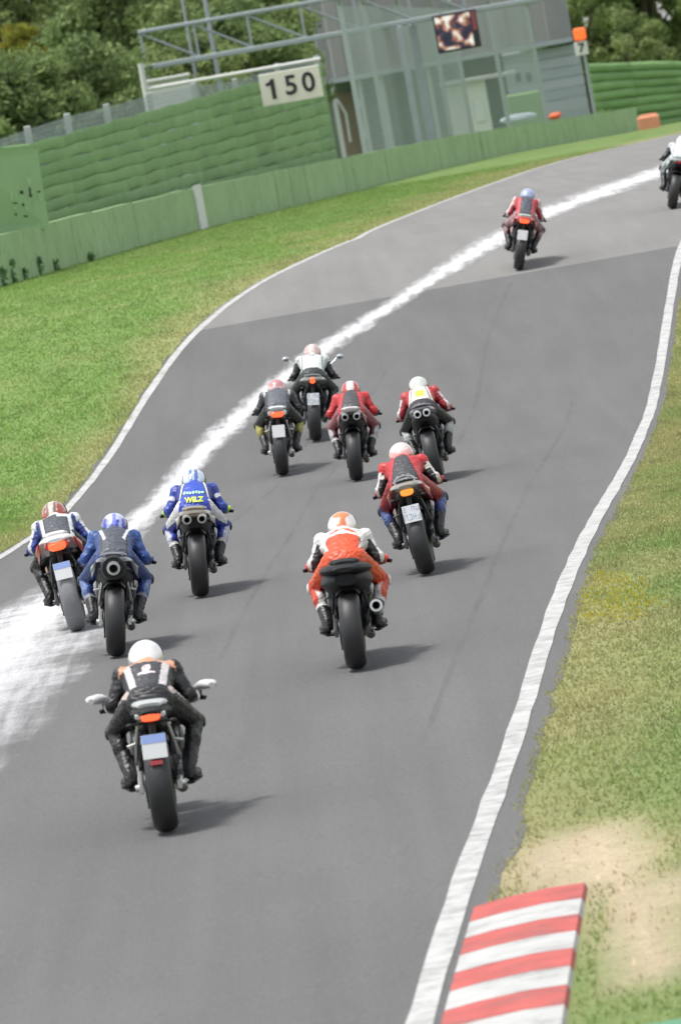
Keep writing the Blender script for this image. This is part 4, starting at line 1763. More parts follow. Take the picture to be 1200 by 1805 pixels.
    if lt:
        mb = MB()
        wl, hl = {'wide': (.066, .027), 'round': (.042, .042), 'big': (.085, .042), 'amber': (.062, .032), 'dark': (.07, .026)}[lt]
        zl = .835 + tz + spec.get('lightz', 0)
        mb.loft([(-.205, 0, zl, wl * .8, hl * .7), (-.19, 0, zl, wl, hl), (-.13, 0, zl + .005, wl * 1.04, hl)], 20, 2.0 if lt == 'round' else 2.8)
        mb.build('tail_light', M_AMBER if lt == 'amber' else (M_RED_LENS if lt == 'dark' else M_RED_LIT), root)
        if lt in ('big', 'wide'):
            for s_ in (-1, 1):
                mb = MB()
                mb.loft([(-.195, s_ * (wl + .016), zl + .01, .012, hl * .55), (-.13, s_ * (wl + .02), zl + .01, .02, hl * .7)], 10, 2.6)
                mb.build('light_surround', paint(spec.get('trim', '#c8c8c8')), root)
    # number plate on its bracket
    if spec.get('plate'):
        mb = MB()
        mb.tube([(0, -.10, .80), (0, -.165, .72), (0, -.205, .60)], [.03, .024, .018], 8)
        br = mb.build('plate_bracket', M_PLASTIC, root)
        rot = Matrix.Rotation(R(-14), 3, 'X')
        pc_ = Vector((0, -.245, .605 + spec.get('platez', 0)))
        mb = MB()
        mb.box(pc_, (.165, .006, .165), rot, bev=.0025)
        pl = mb.build('number_plate', M_PLATE, root, smooth=False)
        if spec['plate'] == 'blue':
            mb = MB()
            mb.box(pc_ + rot @ Vector((-.0, -.0042, .052)), (.158, .002, .058), rot)
            mb.build('plate_band', M_PLATE_BLUE, pl, smooth=False)
        if spec['plate'] == 'white':
            mb = MB()
            rp_ = random.Random(5)
            for row, hh_ in ((.045, .040), (-.03, .052)):
                for k in range(4):
                    if row > 0 and k == 1:
                        continue
                    ix = -.062 + k * .041
                    for (ox, oz, ww, h2) in rp_.sample([(-.012, 0, .005, hh_), (.012, 0, .005, hh_), (0, hh_ / 2, .026, .006), (0, -hh_ / 2, .026, .006), (0, 0, .022, .006)], 3):
                        mb.box(pc_ + rot @ Vector((ix + ox, -.0040, row + oz)), (ww, .0016, h2), rot)
            mb.build('plate_marks', mat('plate_ink_pale', (.22, .28, .42), .5), pl, smooth=False)
        if spec.get('reflector'):
            mb = MB()
            mb.box(pc_ + rot @ Vector((0, -.002, -.112)), (.085, .012, .034), rot, bev=.004)
            mb.build('reflector', M_RED_LENS, root)
        for s_ in (-1, 1):
            mb = MB()
            mb.tube([(s_ * .03, -.14, .76), (s_ * .13, -.15, .755)], .008, 6)
            mb.sphere((s_ * .145, -.155, .755), (.028, .022, .016), 10, 6)
            mb.build('indicator', M_AMBER if spec.get('amber_ind') else M_PLASTIC, root)
    # exhausts
    ex = spec.get('exhaust')

    def can(x_, y0_, z_, r_, ln, up=0.0, ringm=None):
        mb = MB()
        mb.lathe([(ln, r_ * .55), (ln * .8, r_ * .95), (0, r_), (-.01, r_ * .98), (-.012, r_ * .62)], (0, 0, 0), axis='Y', n=24)
        rt_ = Matrix.Rotation(up, 3, 'X')
        mb.v = [tuple(rt_ @ Vector(v) + Vector((x_, y0_, z_))) for v in mb.v]
        o = mb.build('exhaust', ringm or M_ALU, root)
        mb = MB()
        mb.lathe([(-.012, r_ * .62), (-.004, r_ * .5), (.12, r_ * .42), (.12, 0)], (0, 0, 0), axis='Y', n=20)
        mb.v = [tuple(rt_ @ Vector(v) + Vector((x_, y0_, z_))) for v in mb.v]
        mb.build('bore', M_HOLE, o)
    if ex == 'single':
        can(0, -.215, .80 + tz, .062, .45, R(6))
        mb = MB()
        mb.lathe([(0, .072), (0, .10), (.06, .115), (.06, .08)], (0, -.20, .80 + tz), axis='Y', n=26, closed=True)
        mb.build('exhaust_shroud', M_PLASTIC, root)
    elif ex == 'twin':
        for s_ in (-1, 1):
            can(s_ * .073, -.215, .815 + tz, .046, .45, R(6))
    elif ex == 'twin_small':
        for s_ in (-1, 1):
            can(s_ * .055, -.21, .825 + tz, .046, .4, R(6), paint('#f4f4f4'))
    elif ex == 'side':
        can(.215, -.06, .50, .052, .40, R(-10))
        mb = MB()
        mb.tube([(.21, .33, .44), (.17, .48, .32), (.08, .62, .24), (0, .8, .22)], [.03, .026, .026, .026], 10)
        mb.build('exhaust_pipe', M_DALU, root)
    # bars, pegs
    mb = MB()
    for s_ in (-1, 1):
        mb.tube([(s_ * .11, 1.13, .82), (s_ * .20, 1.08, .80), (s_ * .362, 1.01, .765)], [.012, .015, .016], 8)
        mb.tube([(s_ * .22, 1.12, .80), (s_ * .37, 1.08, .765)], .006, 6)
    mb.tube([(-.115, 1.13, .82), (0, 1.15, .835), (.115, 1.13, .82)], .014, 8)
    mb.build('handlebar', M_PLASTIC, root)
    for s_ in (-1, 1):
        mb = MB()
        mb.tube([(s_ * .14, .41, .315), (s_ * .27, .42, .30)], [.014, .012], 8)
        mb.tube([(s_ * .15, .50, .33), (s_ * .165, .60, .31), (s_ * .23, .62, .31)], .008, 6)
        mb.build('footpeg', M_DALU, root)
        mb = MB()
        mb.loft([(.30, s_ * .146, .36, .006, .05), (.36, s_ * .15, .40, .007, .085), (.44, s_ * .152, .39, .009, .10), (.52, s_ * .145, .43, .008, .06)], 12, 3)
        mb.tube([(s_ * .15, .34, .44), (s_ * .125, .16, .60), (s_ * .10, .12, .72)], [.012, .014, .012], 6)
        mb.tube([(s_ * .125, .16, .60), (s_ * .19, .15, .585)], .010, 6)
        mb.build('footrest_hanger', M_ALU if spec.get('arm') == 'alu' else M_DALU, root)
    mb = MB()
    mb.box((.135, .09, .40), (.05, .10, .07), Matrix.Rotation(R(20), 3, 'X'), bev=.012)
    mb.tube([(.14, .12, .43), (.15, .3, .46), (.13, .46, .48)], .006, 6)
    mb.build('brake_caliper', M_DALU, root)
    mb = MB()
    mb.loft([(-.02, -.118, .445, .012, .016), (.2, -.118, .465, .014, .022), (.42, -.115, .48, .012, .018)], 10, 3)
    mb.build('chain_guard', M_PLASTIC, root)
    mb = MB()
    mb.tube([(.0, 1.0, .30), (.10, .86, .22), (.13, .66, .22), (.12, .52, .27)], [.03, .036, .04, .036], 10)
    mb.build('header_pipe', mat('burnt_titanium', (.30, .26, .20), .4, metal=.8, var=.2), root)
    mb = MB()
    mb.tube([(0, .30, .46), (0, .34, .74)], [.032, .032], 10)
    for k in range(7):
        mb.lathe([(-.006, .034), (0, .046), (.006, .034)], (0, .307 + k * .005, .50 + k * .03), axis='Z', n=14)
    mb.build('rear_shock', M_DALU if not spec.get('spring') else paint(spec['spring']), root)
    if spec.get('mirrors'):
        mc = paint(spec.get('mirror_col', '#202020'))
        for s_ in (-1, 1):
            mx, mz = spec.get('mirror_pos', (.40, 1.04))
            mb = MB()
            mb.tube([(s_ * .21, 1.10, .92), (s_ * (mx - .05), 1.16, mz - .02)], .009, 6)
            mb.sphere((s_ * mx, 1.17, mz), (.05, .028, .034), 14, 8)
            o = mb.build('mirror', mc, root)
            mb = MB()
            mb.sphere((s_ * mx, 1.147, mz), (.041, .012, .027), 14, 8)
            mb.build('mirror_glass', M_GLASS, o)
    if spec.get('handguards'):
        for s_ in (-1, 1):
            mb = MB()
            mb.loft([(1.00, s_ * .415, .845, .02, .02), (1.05, s_ * .40, .85, .055, .032), (1.12, s_ * .37, .845, .06, .036), (1.16, s_ * .32, .83, .035, .025)], 12, 2.2)
            mb.build('handguard', paint('#d8d8d8'), root)
    return root


# ------------------------------------------------------------------ riders
M_SUIT = attr_mat('race_leather', .45, bump=.25, bscale=45)
M_HELMET = attr_mat('helmet_shell', .22, coat=.7, bump=0.0)
M_VISOR = mat('visor', (.02, .02, .025), .08, coat=.5)


def capsule(mb, a, ra, b, rb, n_=12):
    mb.sphere(a, ra, n_, 8)
    mb.sphere(b, rb, n_, 8)
    mb.tube([a, b], [ra, rb], n_)


def person(spec, Mx, label):
    dx = spec.get('shift', 0.0)
    hz = spec.get('up', 0.0)
    eo = spec.get('elbow', 0.0)
    ko = spec.get('knee', 0.0)
    HIP = Vector((dx, .34, .86))
    WAI = Vector((dx * .9, .46, .925 + hz * .4))
    CHE = Vector((dx * .7, .64, .975 + hz))
    NEC = Vector((dx * .5, .79, 1.000 + hz))
    bones = []

    def bone(nm, a, ra, b, rb):
        bones.append((nm, Vector(a), ra, Vector(b), rb))
    mb = MB()
    # torso from elliptical sections along the spine
    secs = [(.20, 0, -.035, .10, .07), (.25, 0, -.01, .16, .115), (.34, 0, .005, .172, .128), (.45, 0, .0, .158, .12), (.57, 0, .0, .178, .125), (.67, 0, 0, .198, .125), (.75, 0, -.005, .19, .108), (.81, 0, .0, .11, .085)]
    ss = []
    for (y_, _, oz, hw_, hh_) in secs:
        zc = float(np.interp(y_, [.20, HIP.y, WAI.y, CHE.y, NEC.y], [HIP.z - .01, HIP.z, WAI.z, CHE.z, NEC.z]))
        xc = float(np.interp(y_, [HIP.y, WAI.y, CHE.y, NEC.y], [HIP.x, WAI.x, CHE.x, NEC.x]))
        ss.append((y_, xc, zc + oz, hw_, hh_))
    mb.loft(ss, 20, 2.2)
    # aero hump
    mb.sphere((NEC.x, .71, NEC.z + .068), (.07, .13, .045), 14, 8, Matrix.Rotation(R(14), 3, 'X'))
    capsule(mb, (NEC.x, .79, NEC.z), .075, (NEC.x + spec.get('head', 0), .87, NEC.z + .03), .065)
    for s_ in (-1, 1):
        sh = Vector((CHE.x + s_ * .175, .72, .99 + hz))
        elb = Vector((dx * .5 + s_ * (.254 + eo), .66, .835 + hz * .5))
        wr = Vector((s_ * .288, .945, .782))
        hp = Vector((dx + s_ * .095, .35, .845))
        kn = Vector((dx * .5 + s_ * (.272 + ko), .73, .645))
        an = Vector((s_ * .200, .36, .375))
        he = Vector((s_ * .205, .335, .325))
        to = Vector((s_ * .248, .53, .318))
        for nm, a, ra, b, rb in (('uarm', sh, .070, elb, .054), ('farm', elb, .054, wr, .036), ('thigh', hp, .108, kn, .068), ('shin', kn, .066, an, .05), ('foot', he, .045, to, .036)):
            bone((nm, s_), a, ra, b, rb)
            capsule(mb, a, ra, b, rb)
        capsule(mb, an, .052, he, .047)
        mid = kn * .62 + an * .38
        mb.sphere(mid + Vector((0, -.035, 0)), (.062, .07, .085), 12, 8)
        mb.sphere(sh + Vector((s_ * .0, 0, .02)), .075, 12, 8)
        mb.sphere(elb + Vector((s_ * .01, 0, 0)), .060, 12, 8)
    me = mb.mesh('body')
    tmp = bpy.data.objects.new('tmp', me)
    COL.objects.link(tmp)
    rm = tmp.modifiers.new('r', 'REMESH')
    rm.mode = 'VOXEL'
    rm.voxel_size = .0095
    sm = tmp.modifiers.new('s', 'SMOOTH')
    sm.factor, sm.iterations = .5, 8
    dg = bpy.context.evaluated_depsgraph_get()
    bme = bpy.data.meshes.new_from_object(tmp.evaluated_get(dg))
    bpy.data.objects.remove(tmp)
    bme.polygons.foreach_set('use_smooth', [True] * len(bme.polygons))
    nv = len(bme.vertices)
    co = np.empty(nv * 3)
    bme.vertices.foreach_get('co', co)
    co = co.reshape(-1, 3)
    # leather folds
    nrm = np.empty(nv * 3)
    bme.vertices.foreach_get('normal', nrm)
    nrm = nrm.reshape(-1, 3)
    so_ = random.uniform(0, 50)
    disp = np.array([mnoise.noise(Vector((v[0] * 13 + so_, v[1] * 17, v[2] * 17))) * .0025 + (1 - abs(mnoise.noise(Vector((v[0] * 16, v[1] * 24 + so_, v[2] * 34))))) ** 4 * -.007 for v in co])
    co = co + nrm * disp[:, None]
    bme.vertices.foreach_set('co', co.ravel())
    # nearest limb per vertex
    best = np.full(nv, 1e9)
    reg = np.zeros(nv, int)
    tpar = np.zeros(nv)
    for bi, (nm, a, ra, b, rb) in enumerate(bones):
        a_, b_ = np.array(a), np.array(b)
        ab = b_ - a_
        t = np.clip(((co - a_) @ ab) / (ab @ ab), 0, 1)
        dist = np.linalg.norm(co - (a_ + t[:, None] * ab), axis=1) - (ra + (rb - ra) * t)
        m_ = dist < best
        best[m_], reg[m_], tpar[m_] = dist[m_], bi + 1, t[m_]
    # torso wins where its own ellipse surface is as near
    yc = np.clip(co[:, 1], .20, .86)
    Sy = [q[0] for q in ss]
    hw_ = np.interp(yc, Sy, [q[3] for q in ss])
    hh_ = np.interp(yc, Sy, [q[4] for q in ss])
    xc = np.interp(yc, Sy, [q[1] for q in ss])
    zc = np.interp(yc, Sy, [q[2] for q in ss])
    el_ = np.sqrt(((co[:, 0] - xc) / hw_) ** 2 + ((co[:, 2] - zc) / hh_) ** 2)
    tor = (el_ - 1) * np.minimum(hw_, hh_)
    reg[(tor < best + .004) | ((co[:, 1] > .63) & (np.abs(co[:, 0] - xc) < .12) & (co[:, 2] > .98))] = 0
    cols = np.zeros((nv, 4), np.float32)
    cols[:, 3] = 1
    P = spec['suit']
    lut = {}

    def C(k, *alts):
        for q in (k,) + alts:
            if q in P:
                if P[q] not in lut:
                    lut[P[q]] = tuple(v * .74 for v in lin(P[q]))
                return lut[P[q]]
        return (.02, .02, .02)
    pw, sw = P.get('pw', .10), P.get('sw', .04)
    taper = P.get('taper', 0.0)
    cp = co.copy()
    cp[:, 1] = np.where(reg == 0, .24 + (co[:, 1] - .20) * (.64 / .61), co[:, 1])
    for i in range(nv):
        x, y, z = cp[i]
        if reg[i] == 0:
            u = abs(x - xc[i])
            pp = pw + taper * (y - .6)
            if y > P.get('yoke_y', 9):
                c_ = C('yoke')
            elif y < P.get('low_y', -1):
                c_ = C('low')
            elif z < zc[i] - .02:
                c_ = C('side', 'arm')
            elif abs(u - pp) < .0055:
                c_ = (.012, .012, .014)
            elif u < pp:
                c_ = C('panel')
            elif u < pp + sw:
                c_ = C('stripe', 'side')
            else:
                c_ = C('side', 'arm')
            if y < .34 and 'rump' in P and z < P.get('rump_z', .96):
                c_ = C('rump')
        else:
            nm, s_ = bones[reg[i] - 1][0]
            t = tpar[i]
            a, b = bones[reg[i] - 1][1], bones[reg[i] - 1][3]
            ax = a.x + (b.x - a.x) * t
            out = (x - ax) * s_
            if nm == 'uarm':
                c_ = C('shoulder', 'arm') if t < P.get('sh_t', .18) else (C('arm_out', 'arm') if out > .028 else C('arm'))
                if .30 < t < .52 and out > -.01 and 'patch' in P:
                    c_ = C('patch')
                if .60 < t < .63:
                    c_ = (.012, .012, .014)
            elif nm == 'farm':
                c_ = C('cuff', 'farm', 'arm') if t > .82 else (C('farm_out', 'farm', 'arm') if out > .02 else C('farm', 'arm'))
            elif nm == 'thigh':
                c_ = C('hip') if ('hip' in P and t < .42 and z > a.z + (b.z - a.z) * t + .045) else C('knee', 'thigh') if t > .82 else (C('thigh_out', 'thigh') if (out > .055 or z > a.z + (b.z - a.z) * t + .075) else C('thigh'))
            elif nm == 'shin':
                c_ = C('knee', 'shin') if t < .1 else (C('boot') if t > .60 else (C('shin_out', 'shin') if out > .02 else C('shin')))
                if t > .56 and t < .64:
                    c_ = C('boot_top', 'boot')
            else:
                c_ = C('boot_toe', 'boot') if t > .72 else C('boot')
        cols[i, :3] = c_
    if 'hook' in P:
        P['hook'](cp, cols, reg, xc)
    # soften only the stair steps of the leather seams
    ed = np.empty(len(bme.edges) * 2, int)
    bme.edges.foreach_get('vertices', ed)
    ed = ed.reshape(-1, 2)
    for _ in range(0):
        acc = cols.copy()
        cnt = np.ones(nv)
        np.add.at(acc, ed[:, 0], cols[ed[:, 1]])
        np.add.at(acc, ed[:, 1], cols[ed[:, 0]])
        np.add.at(cnt, ed[:, 0], 1)
        np.add.at(cnt, ed[:, 1], 1)
        cols = (acc / cnt[:, None]).astype(np.float32)
    ca = bme.color_attributes.new('Col', 'FLOAT_COLOR', 'POINT')
    ca.data.foreach_set('color', cols.ravel())
    bme.materials.clear()
    bme.materials.append(M_SUIT)
    root = link('person', bme)
    tag(root, label, 'person', 'riders on the motorcycles')
    root.matrix_world = Mx
    # helmet
    hc = Vector((NEC.x + spec.get('head', 0), .925, NEC.z + .088))
    hrot = Matrix.Rotation(spec.get('turn', 0.0), 3, 'Z') @ Matrix.Rotation(R(8), 3, 'X')
    mb = MB()
    mb.sphere((0, 0, 0), (.122, .155, .132), 44, 30)
    vs = []
    for v in mb.v:
        x, y, z = v
        if z < 0:
            x *= 1 - .10 * (-z / .135)
            y = y * (1 - .06 * (-z / .135)) + .012
        if y < -.07 and -.03 < z < .075:          # rear spoiler lip
            y -= .02 * (1 - abs(z - .02) / .06 if abs(z - .02) < .06 else 0)
        if z < -.105:
            z = -.105
        vs.append((x, y, z))
    mb.v = vs
    hme = mb.mesh('helmet', angle=50)
    ha = hme.color_attributes.new('Col', 'FLOAT_COLOR', 'POINT')
    hcol = np.ones((len(vs), 4), np.float32)
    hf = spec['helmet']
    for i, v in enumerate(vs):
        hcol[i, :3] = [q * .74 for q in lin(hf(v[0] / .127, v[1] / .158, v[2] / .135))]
    ha.data.foreach_set('color', hcol.ravel())
    h = link('helmet', hme, M_HELMET, root)
    h.location = hc
    h.rotation_euler = hrot.to_euler()
    mb = MB()
    vs, fs = [], []
    for j in range(7):
        ph = R(-22 + 48 * j / 6)
        for i in range(15):
            th = R(20 + 140 * i / 14)
            vs.append((.130 * math.cos(ph) * math.cos(th), .162 * math.cos(ph) * math.sin(th), .138 * math.sin(ph)))
    for j in range(6):
        for i in range(14):
            fs.append((j * 15 + i, j * 15 + i + 1, j * 15 + 16 + i, j * 15 + 15 + i))
    mb.add(vs, fs)
    mb.build('visor', M_VISOR, h)
    mb = MB()
    mb.lathe([(-.118, .086), (-.098, .112), (-.085, .118), (-.088, .09)], (0, 0, 0), axis='Z', n=24, closed=True)
    mb.v = [(v[0], v[1] * 1.18 + .012, v[2]) for v in mb.v]
    mb.build('neck_roll', M_PLASTIC, h)
    # gloves gripping the bars
    gcol = spec.get('glove', '#141414')
    gm = mat('glove_' + gcol.strip('#'), lin(gcol), .5, var=.15, scale=20, bump=.3)
    cm = mat('glove_' + spec.get('cuffc', gcol).strip('#'), lin(spec.get('cuffc', gcol)), .5, var=.15, scale=20, bump=.3)
    for s_ in (-1, 1):
        g = Vector((s_ * .297, 1.03, .781))
        mb = MB()
        mb.sphere(g + Vector((0, -.035, .018)), (.047, .052, .026), 14, 9, Matrix.Rotation(R(10), 3, 'X'))
        for k, (ox, ln) in enumerate(((-.034, .92), (-.011, 1.05), (.012, 1.0), (.034, .82))):
            b_ = g + Vector((ox, 0, 0))
            mb.tube([b_ + Vector((0, -.015, .026)), b_ + Vector((0, .022 * ln, .030)), b_ + Vector((0, .040 * ln, .008)), b_ + Vector((0, .030 * ln, -.020 * ln)), b_ + Vector((0, .004, -.028 * ln))], [.0125, .0125, .0115, .0105, .008], 8)
        mb.tube([g + Vector((-s_ * .040, -.045, .004)), g + Vector((-s_ * .052, -.015, -.010)), g + Vector((-s_ * .042, .012, -.024)), g + Vector((-s_ * .022, .022, -.028))], [.015, .014, .012, .009], 8)
        go = mb.build('glove', gm, root)
        mb = MB()
        wr = Vector((s_ * .291, .975, .786))
        e_ = Vector((dx * .5 + s_ * (.254 + eo), .66, .835 + hz * .5))
        d_ = (e_ - wr).normalized()
        mb.tube([wr + d_ * -.03, wr + d_ * .03, wr + d_ * .10], [.030, .042, .050], 12)
        mb.build('cuff', cm, go)
    # knee sliders and boot soles
    for s_ in (-1, 1):
        kn = Vector((dx * .5 + s_ * (.272 + ko), .73, .645))
        mb = MB()
        mb.sphere(kn + Vector((s_ * .055, .02, -.01)), (.02, .045, .045), 12, 8)
        mb.build('knee_slider', mat('slider_' + spec.get('slider', '#181818').strip('#'), lin(spec.get('slider', '#181818')), .4), root)
        mb = MB()
        mb.loft([(.295, s_ * .196, .278, .028, .012), (.38, s_ * .214, .280, .030, .010), (.50, s_ * .242, .284, .036, .010), (.565, s_ * .256, .288, .024, .008)], 12, 2.6)
        mb.build('boot_sole', M_PLASTIC, root)
    return root, bme


def place(px, py, lean, yaw=None, d=None):
    g = ground(px, py)
    if yaw is None:
        yaw = math.degrees(math.atan2(g.x, g.y)) + 1.6
    sl_ = math.atan2(float(gz(g.y + 1.2) - gz(g.y)), 1.2)
    z_ = float(np.interp(g.y, YL, gz(YL))) + .010
    return Matrix.Translation((g.x, g.y, z_)) @ Matrix.Rotation(-R(yaw), 4, 'Z') @ Matrix.Rotation(sl_, 4, 'X') @ Matrix.Rotation(R(lean), 4, 'Y')


def on_back(bme, root, me, z0, ma, name, off=.014):
    """drape a flat mesh (x right, y up) on the rider's back, projected forward"""
    bv = BVHTree.FromPolygons([v.co.copy() for v in bme.vertices], [tuple(p_.vertices) for p_ in bme.polygons])
    dirn = Vector((0, 1, -.12)).normalized()
    for v in me.vertices:
        h_ = bv.ray_cast(Vector((v.co.x, -1.0, z0 + v.co.y + .16)), dirn)
        if h_[0] is not None:
            v.co = h_[0] - dirn * off
    me.update()
    return link(name, me, ma, root)


# ------------------------------------------------------------------ the twelve riders
def hel(base, *rules):
    def f(x, y, z):
        c = base
        for cond, col in rules:
            if cond(x, y, z):
                c = col
        return c
    return f


def logo_patch(col, x0, x1, y0, y1):
    def h(co, cols, reg, xc):
        m_ = (reg == 0) & (co[:, 0] - xc > x0) & (co[:, 0] - xc < x1) & (co[:, 1] > y0) & (co[:, 1] < y1) & (co[:, 2] > .98)
        cols[m_, :3] = [q * .74 for q in lin(col)]
    return h


def hooks(*hs):
    def h(co, cols, reg, xc):
        for q in hs:
            q(co, cols, reg, xc)
    return h


def v_lines(col, x_top, x_bot, y_top, y_bot, w_):
    """two straight stripes on the back, mirrored"""
    def h(co, cols, reg, xc):
        u = np.abs(co[:, 0] - xc)
        t = (co[:, 1] - y_bot) / (y_top - y_bot)
        m_ = (reg == 0) & (t > 0) & (t < 1) & (np.abs(u - (x_bot + (x_top - x_bot) * t)) < w_) & (co[:, 2] > .95)
        cols[m_, :3] = [q * .74 for q in lin(col)]
    return h


def skull_mark(co, cols, reg, xc):
    x, y = co[:, 0] - xc, co[:, 1]
    m_ = (reg == 0) & (((x / .032) ** 2 + ((y - .60) / .05) ** 2 < 1) | ((np.abs(x) < .06) & (np.abs(y - .52) < .018)))
    cols[m_, :3] = lin('#e6d6d6')
    m2 = (reg == 0) & ((x + .008) ** 2 / .012 ** 2 + (y - .615) ** 2 / .02 ** 2 < 1)
    cols[m2, :3] = lin('#c06868')


RIDERS = []


def add(px, py, lean, bike, rider, blabel, rlabel, yaw=None):
    Mx = place(px, py, lean, yaw)
    b = motorcycle(bike, Mx, blabel)
    r_, bme = person(rider, Mx, rlabel)
    RIDERS.append((b, r_, bme))
    return b, r_, bme


W, K = '#e9e9e9', '#121214'
# A nearest, black suit, white helmet
add(296, 1470, 2.0,
    dict(body='#1a1a1c', arm='alu', light='wide', plate='blue', reflector=True, trim='#b9b9b9', fairing=False, handguards=True, mirrors=False, tailz=-.04, hump='#b4b8b5'),
    dict(suit=dict(panel='#3a3c42', stripe='#d9d3d3', side='#17181a', yoke='#e0a07c', yoke_y=.715, pw=.095, sw=.05, taper=.10, arm='#141416', thigh='#161618', thigh_out='#1b1a1c', hip='#cdbbb6', knee='#141416', shin='#17171a', boot='#121214', low='#1d1e21', low_y=.36, patch='#2b2b2e',
                   shoulder='#191a1c', hook=skull_mark),
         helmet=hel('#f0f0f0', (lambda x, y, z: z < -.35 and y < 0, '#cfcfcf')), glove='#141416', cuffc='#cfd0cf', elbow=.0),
    'black naked motorcycle with silver swingarm and blue topped plate, nearest of all',
    'nearest rider, black leathers with white stripes, peach yoke and white helmet')
# B orange
add(630, 1183, 3.0,
    dict(body='#1c1c1c', tail=None, exhaust='side', bulk=1.3, arm='dark', tailw=1.5, tailz=-.035),
    dict(suit=dict(panel='#e2511f', stripe='#e8e6e2', side='#e2511f', yoke='#ece8e6', yoke_y=.60, pw=.13, sw=.03, taper=-.18, arm='#151516', arm_out='#ecebe8', shoulder='#ecebe8', farm='#151516', thigh='#dd4a20', thigh_out='#e8562a', knee='#d9442a', shin='#dcd6d2', shin_out='#d84a30', boot='#1a1a1a', boot_top='#dddddd',
                   hook=hooks(v_lines('#e2511f', .02, .10, .72, .64, .03), v_lines('#dfdfe0', .16, .13, .60, .34, .012))),
         helmet=hel('#ece4e2', (lambda x, y, z: abs(x) < .28 and z > -.2, '#dd7a4a'), (lambda x, y, z: z > .75, '#e08a50'), (lambda x, y, z: z < -.3 and abs(x) < .5, '#b9a8a0'), (lambda x, y, z: z < -.62, '#c9433a')), glove='#c93a34', cuffc='#c93a34', slider='#c9c9c9'),
    'matt black tailed motorcycle with a silver side exhaust under the orange rider',
    'rider in orange leathers with white shoulders and a white and orange helmet')
# C blue with yellow lettering
b, r_, bme = add(355, 1054, 5.5,
    dict(body='#2a3f8c', tail='#6d6654', exhaust='twin', arm='dark', hump='#7a725e', side='#d5d2cc', tailw=1.25, tailz=-.04),
    dict(suit=dict(panel='#2b4fc0', stripe='#e6e8f2', side='#25388f', pw=.105, sw=.026, taper=-.14, arm='#27409f', arm_out='#3452b4', shoulder='#4a5bb8', sh_t=.12, farm='#2446ac', cuff='#2446ac', thigh='#2438a0', thigh_out='#e2e0e4', knee='#2c3aa0', shin='#3a48b0', shin_out='#c9ccd8', boot='#141416', boot_top='#cfd0c8', low='#2c46b4', low_y=.42, patch='#e3e6ee'),
         helmet=hel('#cfdcf0', (lambda x, y, z: abs(abs(x) - .22) < .13 and z > .25, '#5a74b8'), (lambda x, y, z: abs(x) > .82, '#3a4a80'), (lambda x, y, z: z < -.25 and x > .05 and y < 0, '#c8606a'), (lambda x, y, z: z < -.25 and x < -.25 and y < 0, '#5a9a8a'), (lambda x, y, z: z < -.25 and -.25 <= x <= .05, '#e8eef4')), glove='#a9c83a', cuffc='#9cba48'),
    'motorcycle with bronze tail and twin round exhausts under the blue rider with yellow lettering',
    'rider in bright blue leathers with yellow letters on the back and lime gloves')
M_YEL = mat('lettering_yellow', tuple(q * .75 for q in lin('#d8f03c')), .5)
M_LIM = mat('lettering_lime', lin('#a5dcae'), .5)
on_back(bme, r_, text_mesh('WILZ', .074, 0, 3, .004), .935, M_YEL, 'lettering')
mb = MB()
for k in range(7):
    mb.add([(-.105 + k * .03, -.012 + .006 * math.sin(k * 2.1), 0), (-.082 + k * .03, -.012, 0), (-.080 + k * .03, .016 + .008 * math.cos(k * 1.7), 0), (-.103 + k * .03, .014, 0)], [(0, 1, 2, 3)])
on_back(bme, r_, mb.mesh('marks', False), 1.015, M_LIM, 'lettering')
# D dark blue, single exhaust
add(206, 1160, 8.5,
    dict(body='#2b2e36', tail='#30333a', exhaust='single', arm='alu', hump='#3c4048', side='#565a62', tailw=1.3),
    dict(suit=dict(panel='#4c515c', stripe='#45506e', side='#2c4a86', pw=.115, sw=.02, arm='#25458c', arm_out='#2d55a0', shoulder='#3a63a8', farm='#223f86', thigh='#2a3f78', knee='#26407e', shin='#2a468c', shin_out='#6a80b0', boot='#1c1e22', boot_top='#8a8f96', patch='#3a63a8', yoke='#4a5874', yoke_y=.80, hook=v_lines('#dfe4ea', .135, .085, .80, .50, .012)),
         helmet=hel('#3a40a8', (lambda x, y, z: abs(abs(x) - .45) < .12 and z > -.1, '#a8b4e8'), (lambda x, y, z: z > .72, '#c8cdf0'), (lambda x, y, z: abs(x) < .12 and z > -.2, '#7a84e0'), (lambda x, y, z: z < -.4, '#242860')), glove='#1c2a55', cuffc='#24458c', up=.01),
    'dark grey motorcycle with one round underseat exhaust and silver swingarm',
    'rider in dark blue leathers with a grey back panel and blue helmet')
# E leftmost, red and white tail
add(139, 1114, -3.5,
    dict(body='#b01c1c', tail='#e4e2e0', light='big', plate='blue', hump='#e4e2e0', trim='#c82a20', arm='dark', dusty=True, tailw=1.4, tailz=.04, lightz=-.035, side='#b8221c'),
    dict(suit=dict(panel='#4a4d55', stripe='#dfe3e3', side='#26377c', pw=.115, sw=.04, arm='#2a3c90', arm_out='#e0e4e8', shoulder='#e3e7e7', farm='#2b3c96', thigh='#1b1b20', knee='#1b1b20', shin='#1d1d20', boot='#151517', yoke='#dfe6e2', yoke_y=.76, hook=logo_patch('#e3e8e4', .02, .13, .66, .80)),
         helmet=hel('#d8c2b2', (lambda x, y, z: -.35 < z < .25, '#c8403a'), (lambda x, y, z: z > .25 and abs(x) > .45, '#b04a3c'), (lambda x, y, z: z > .3 and abs(abs(x) - .3) < .1, '#7a6a60')), glove='#2a3370', turn=R(-8), shift=.02),
    'leftmost motorcycle, white and red tail, blue topped plate and powder covered rear tyre',
    'leftmost rider, dark back panel, white shoulder and blue sleeves, red and white helmet')
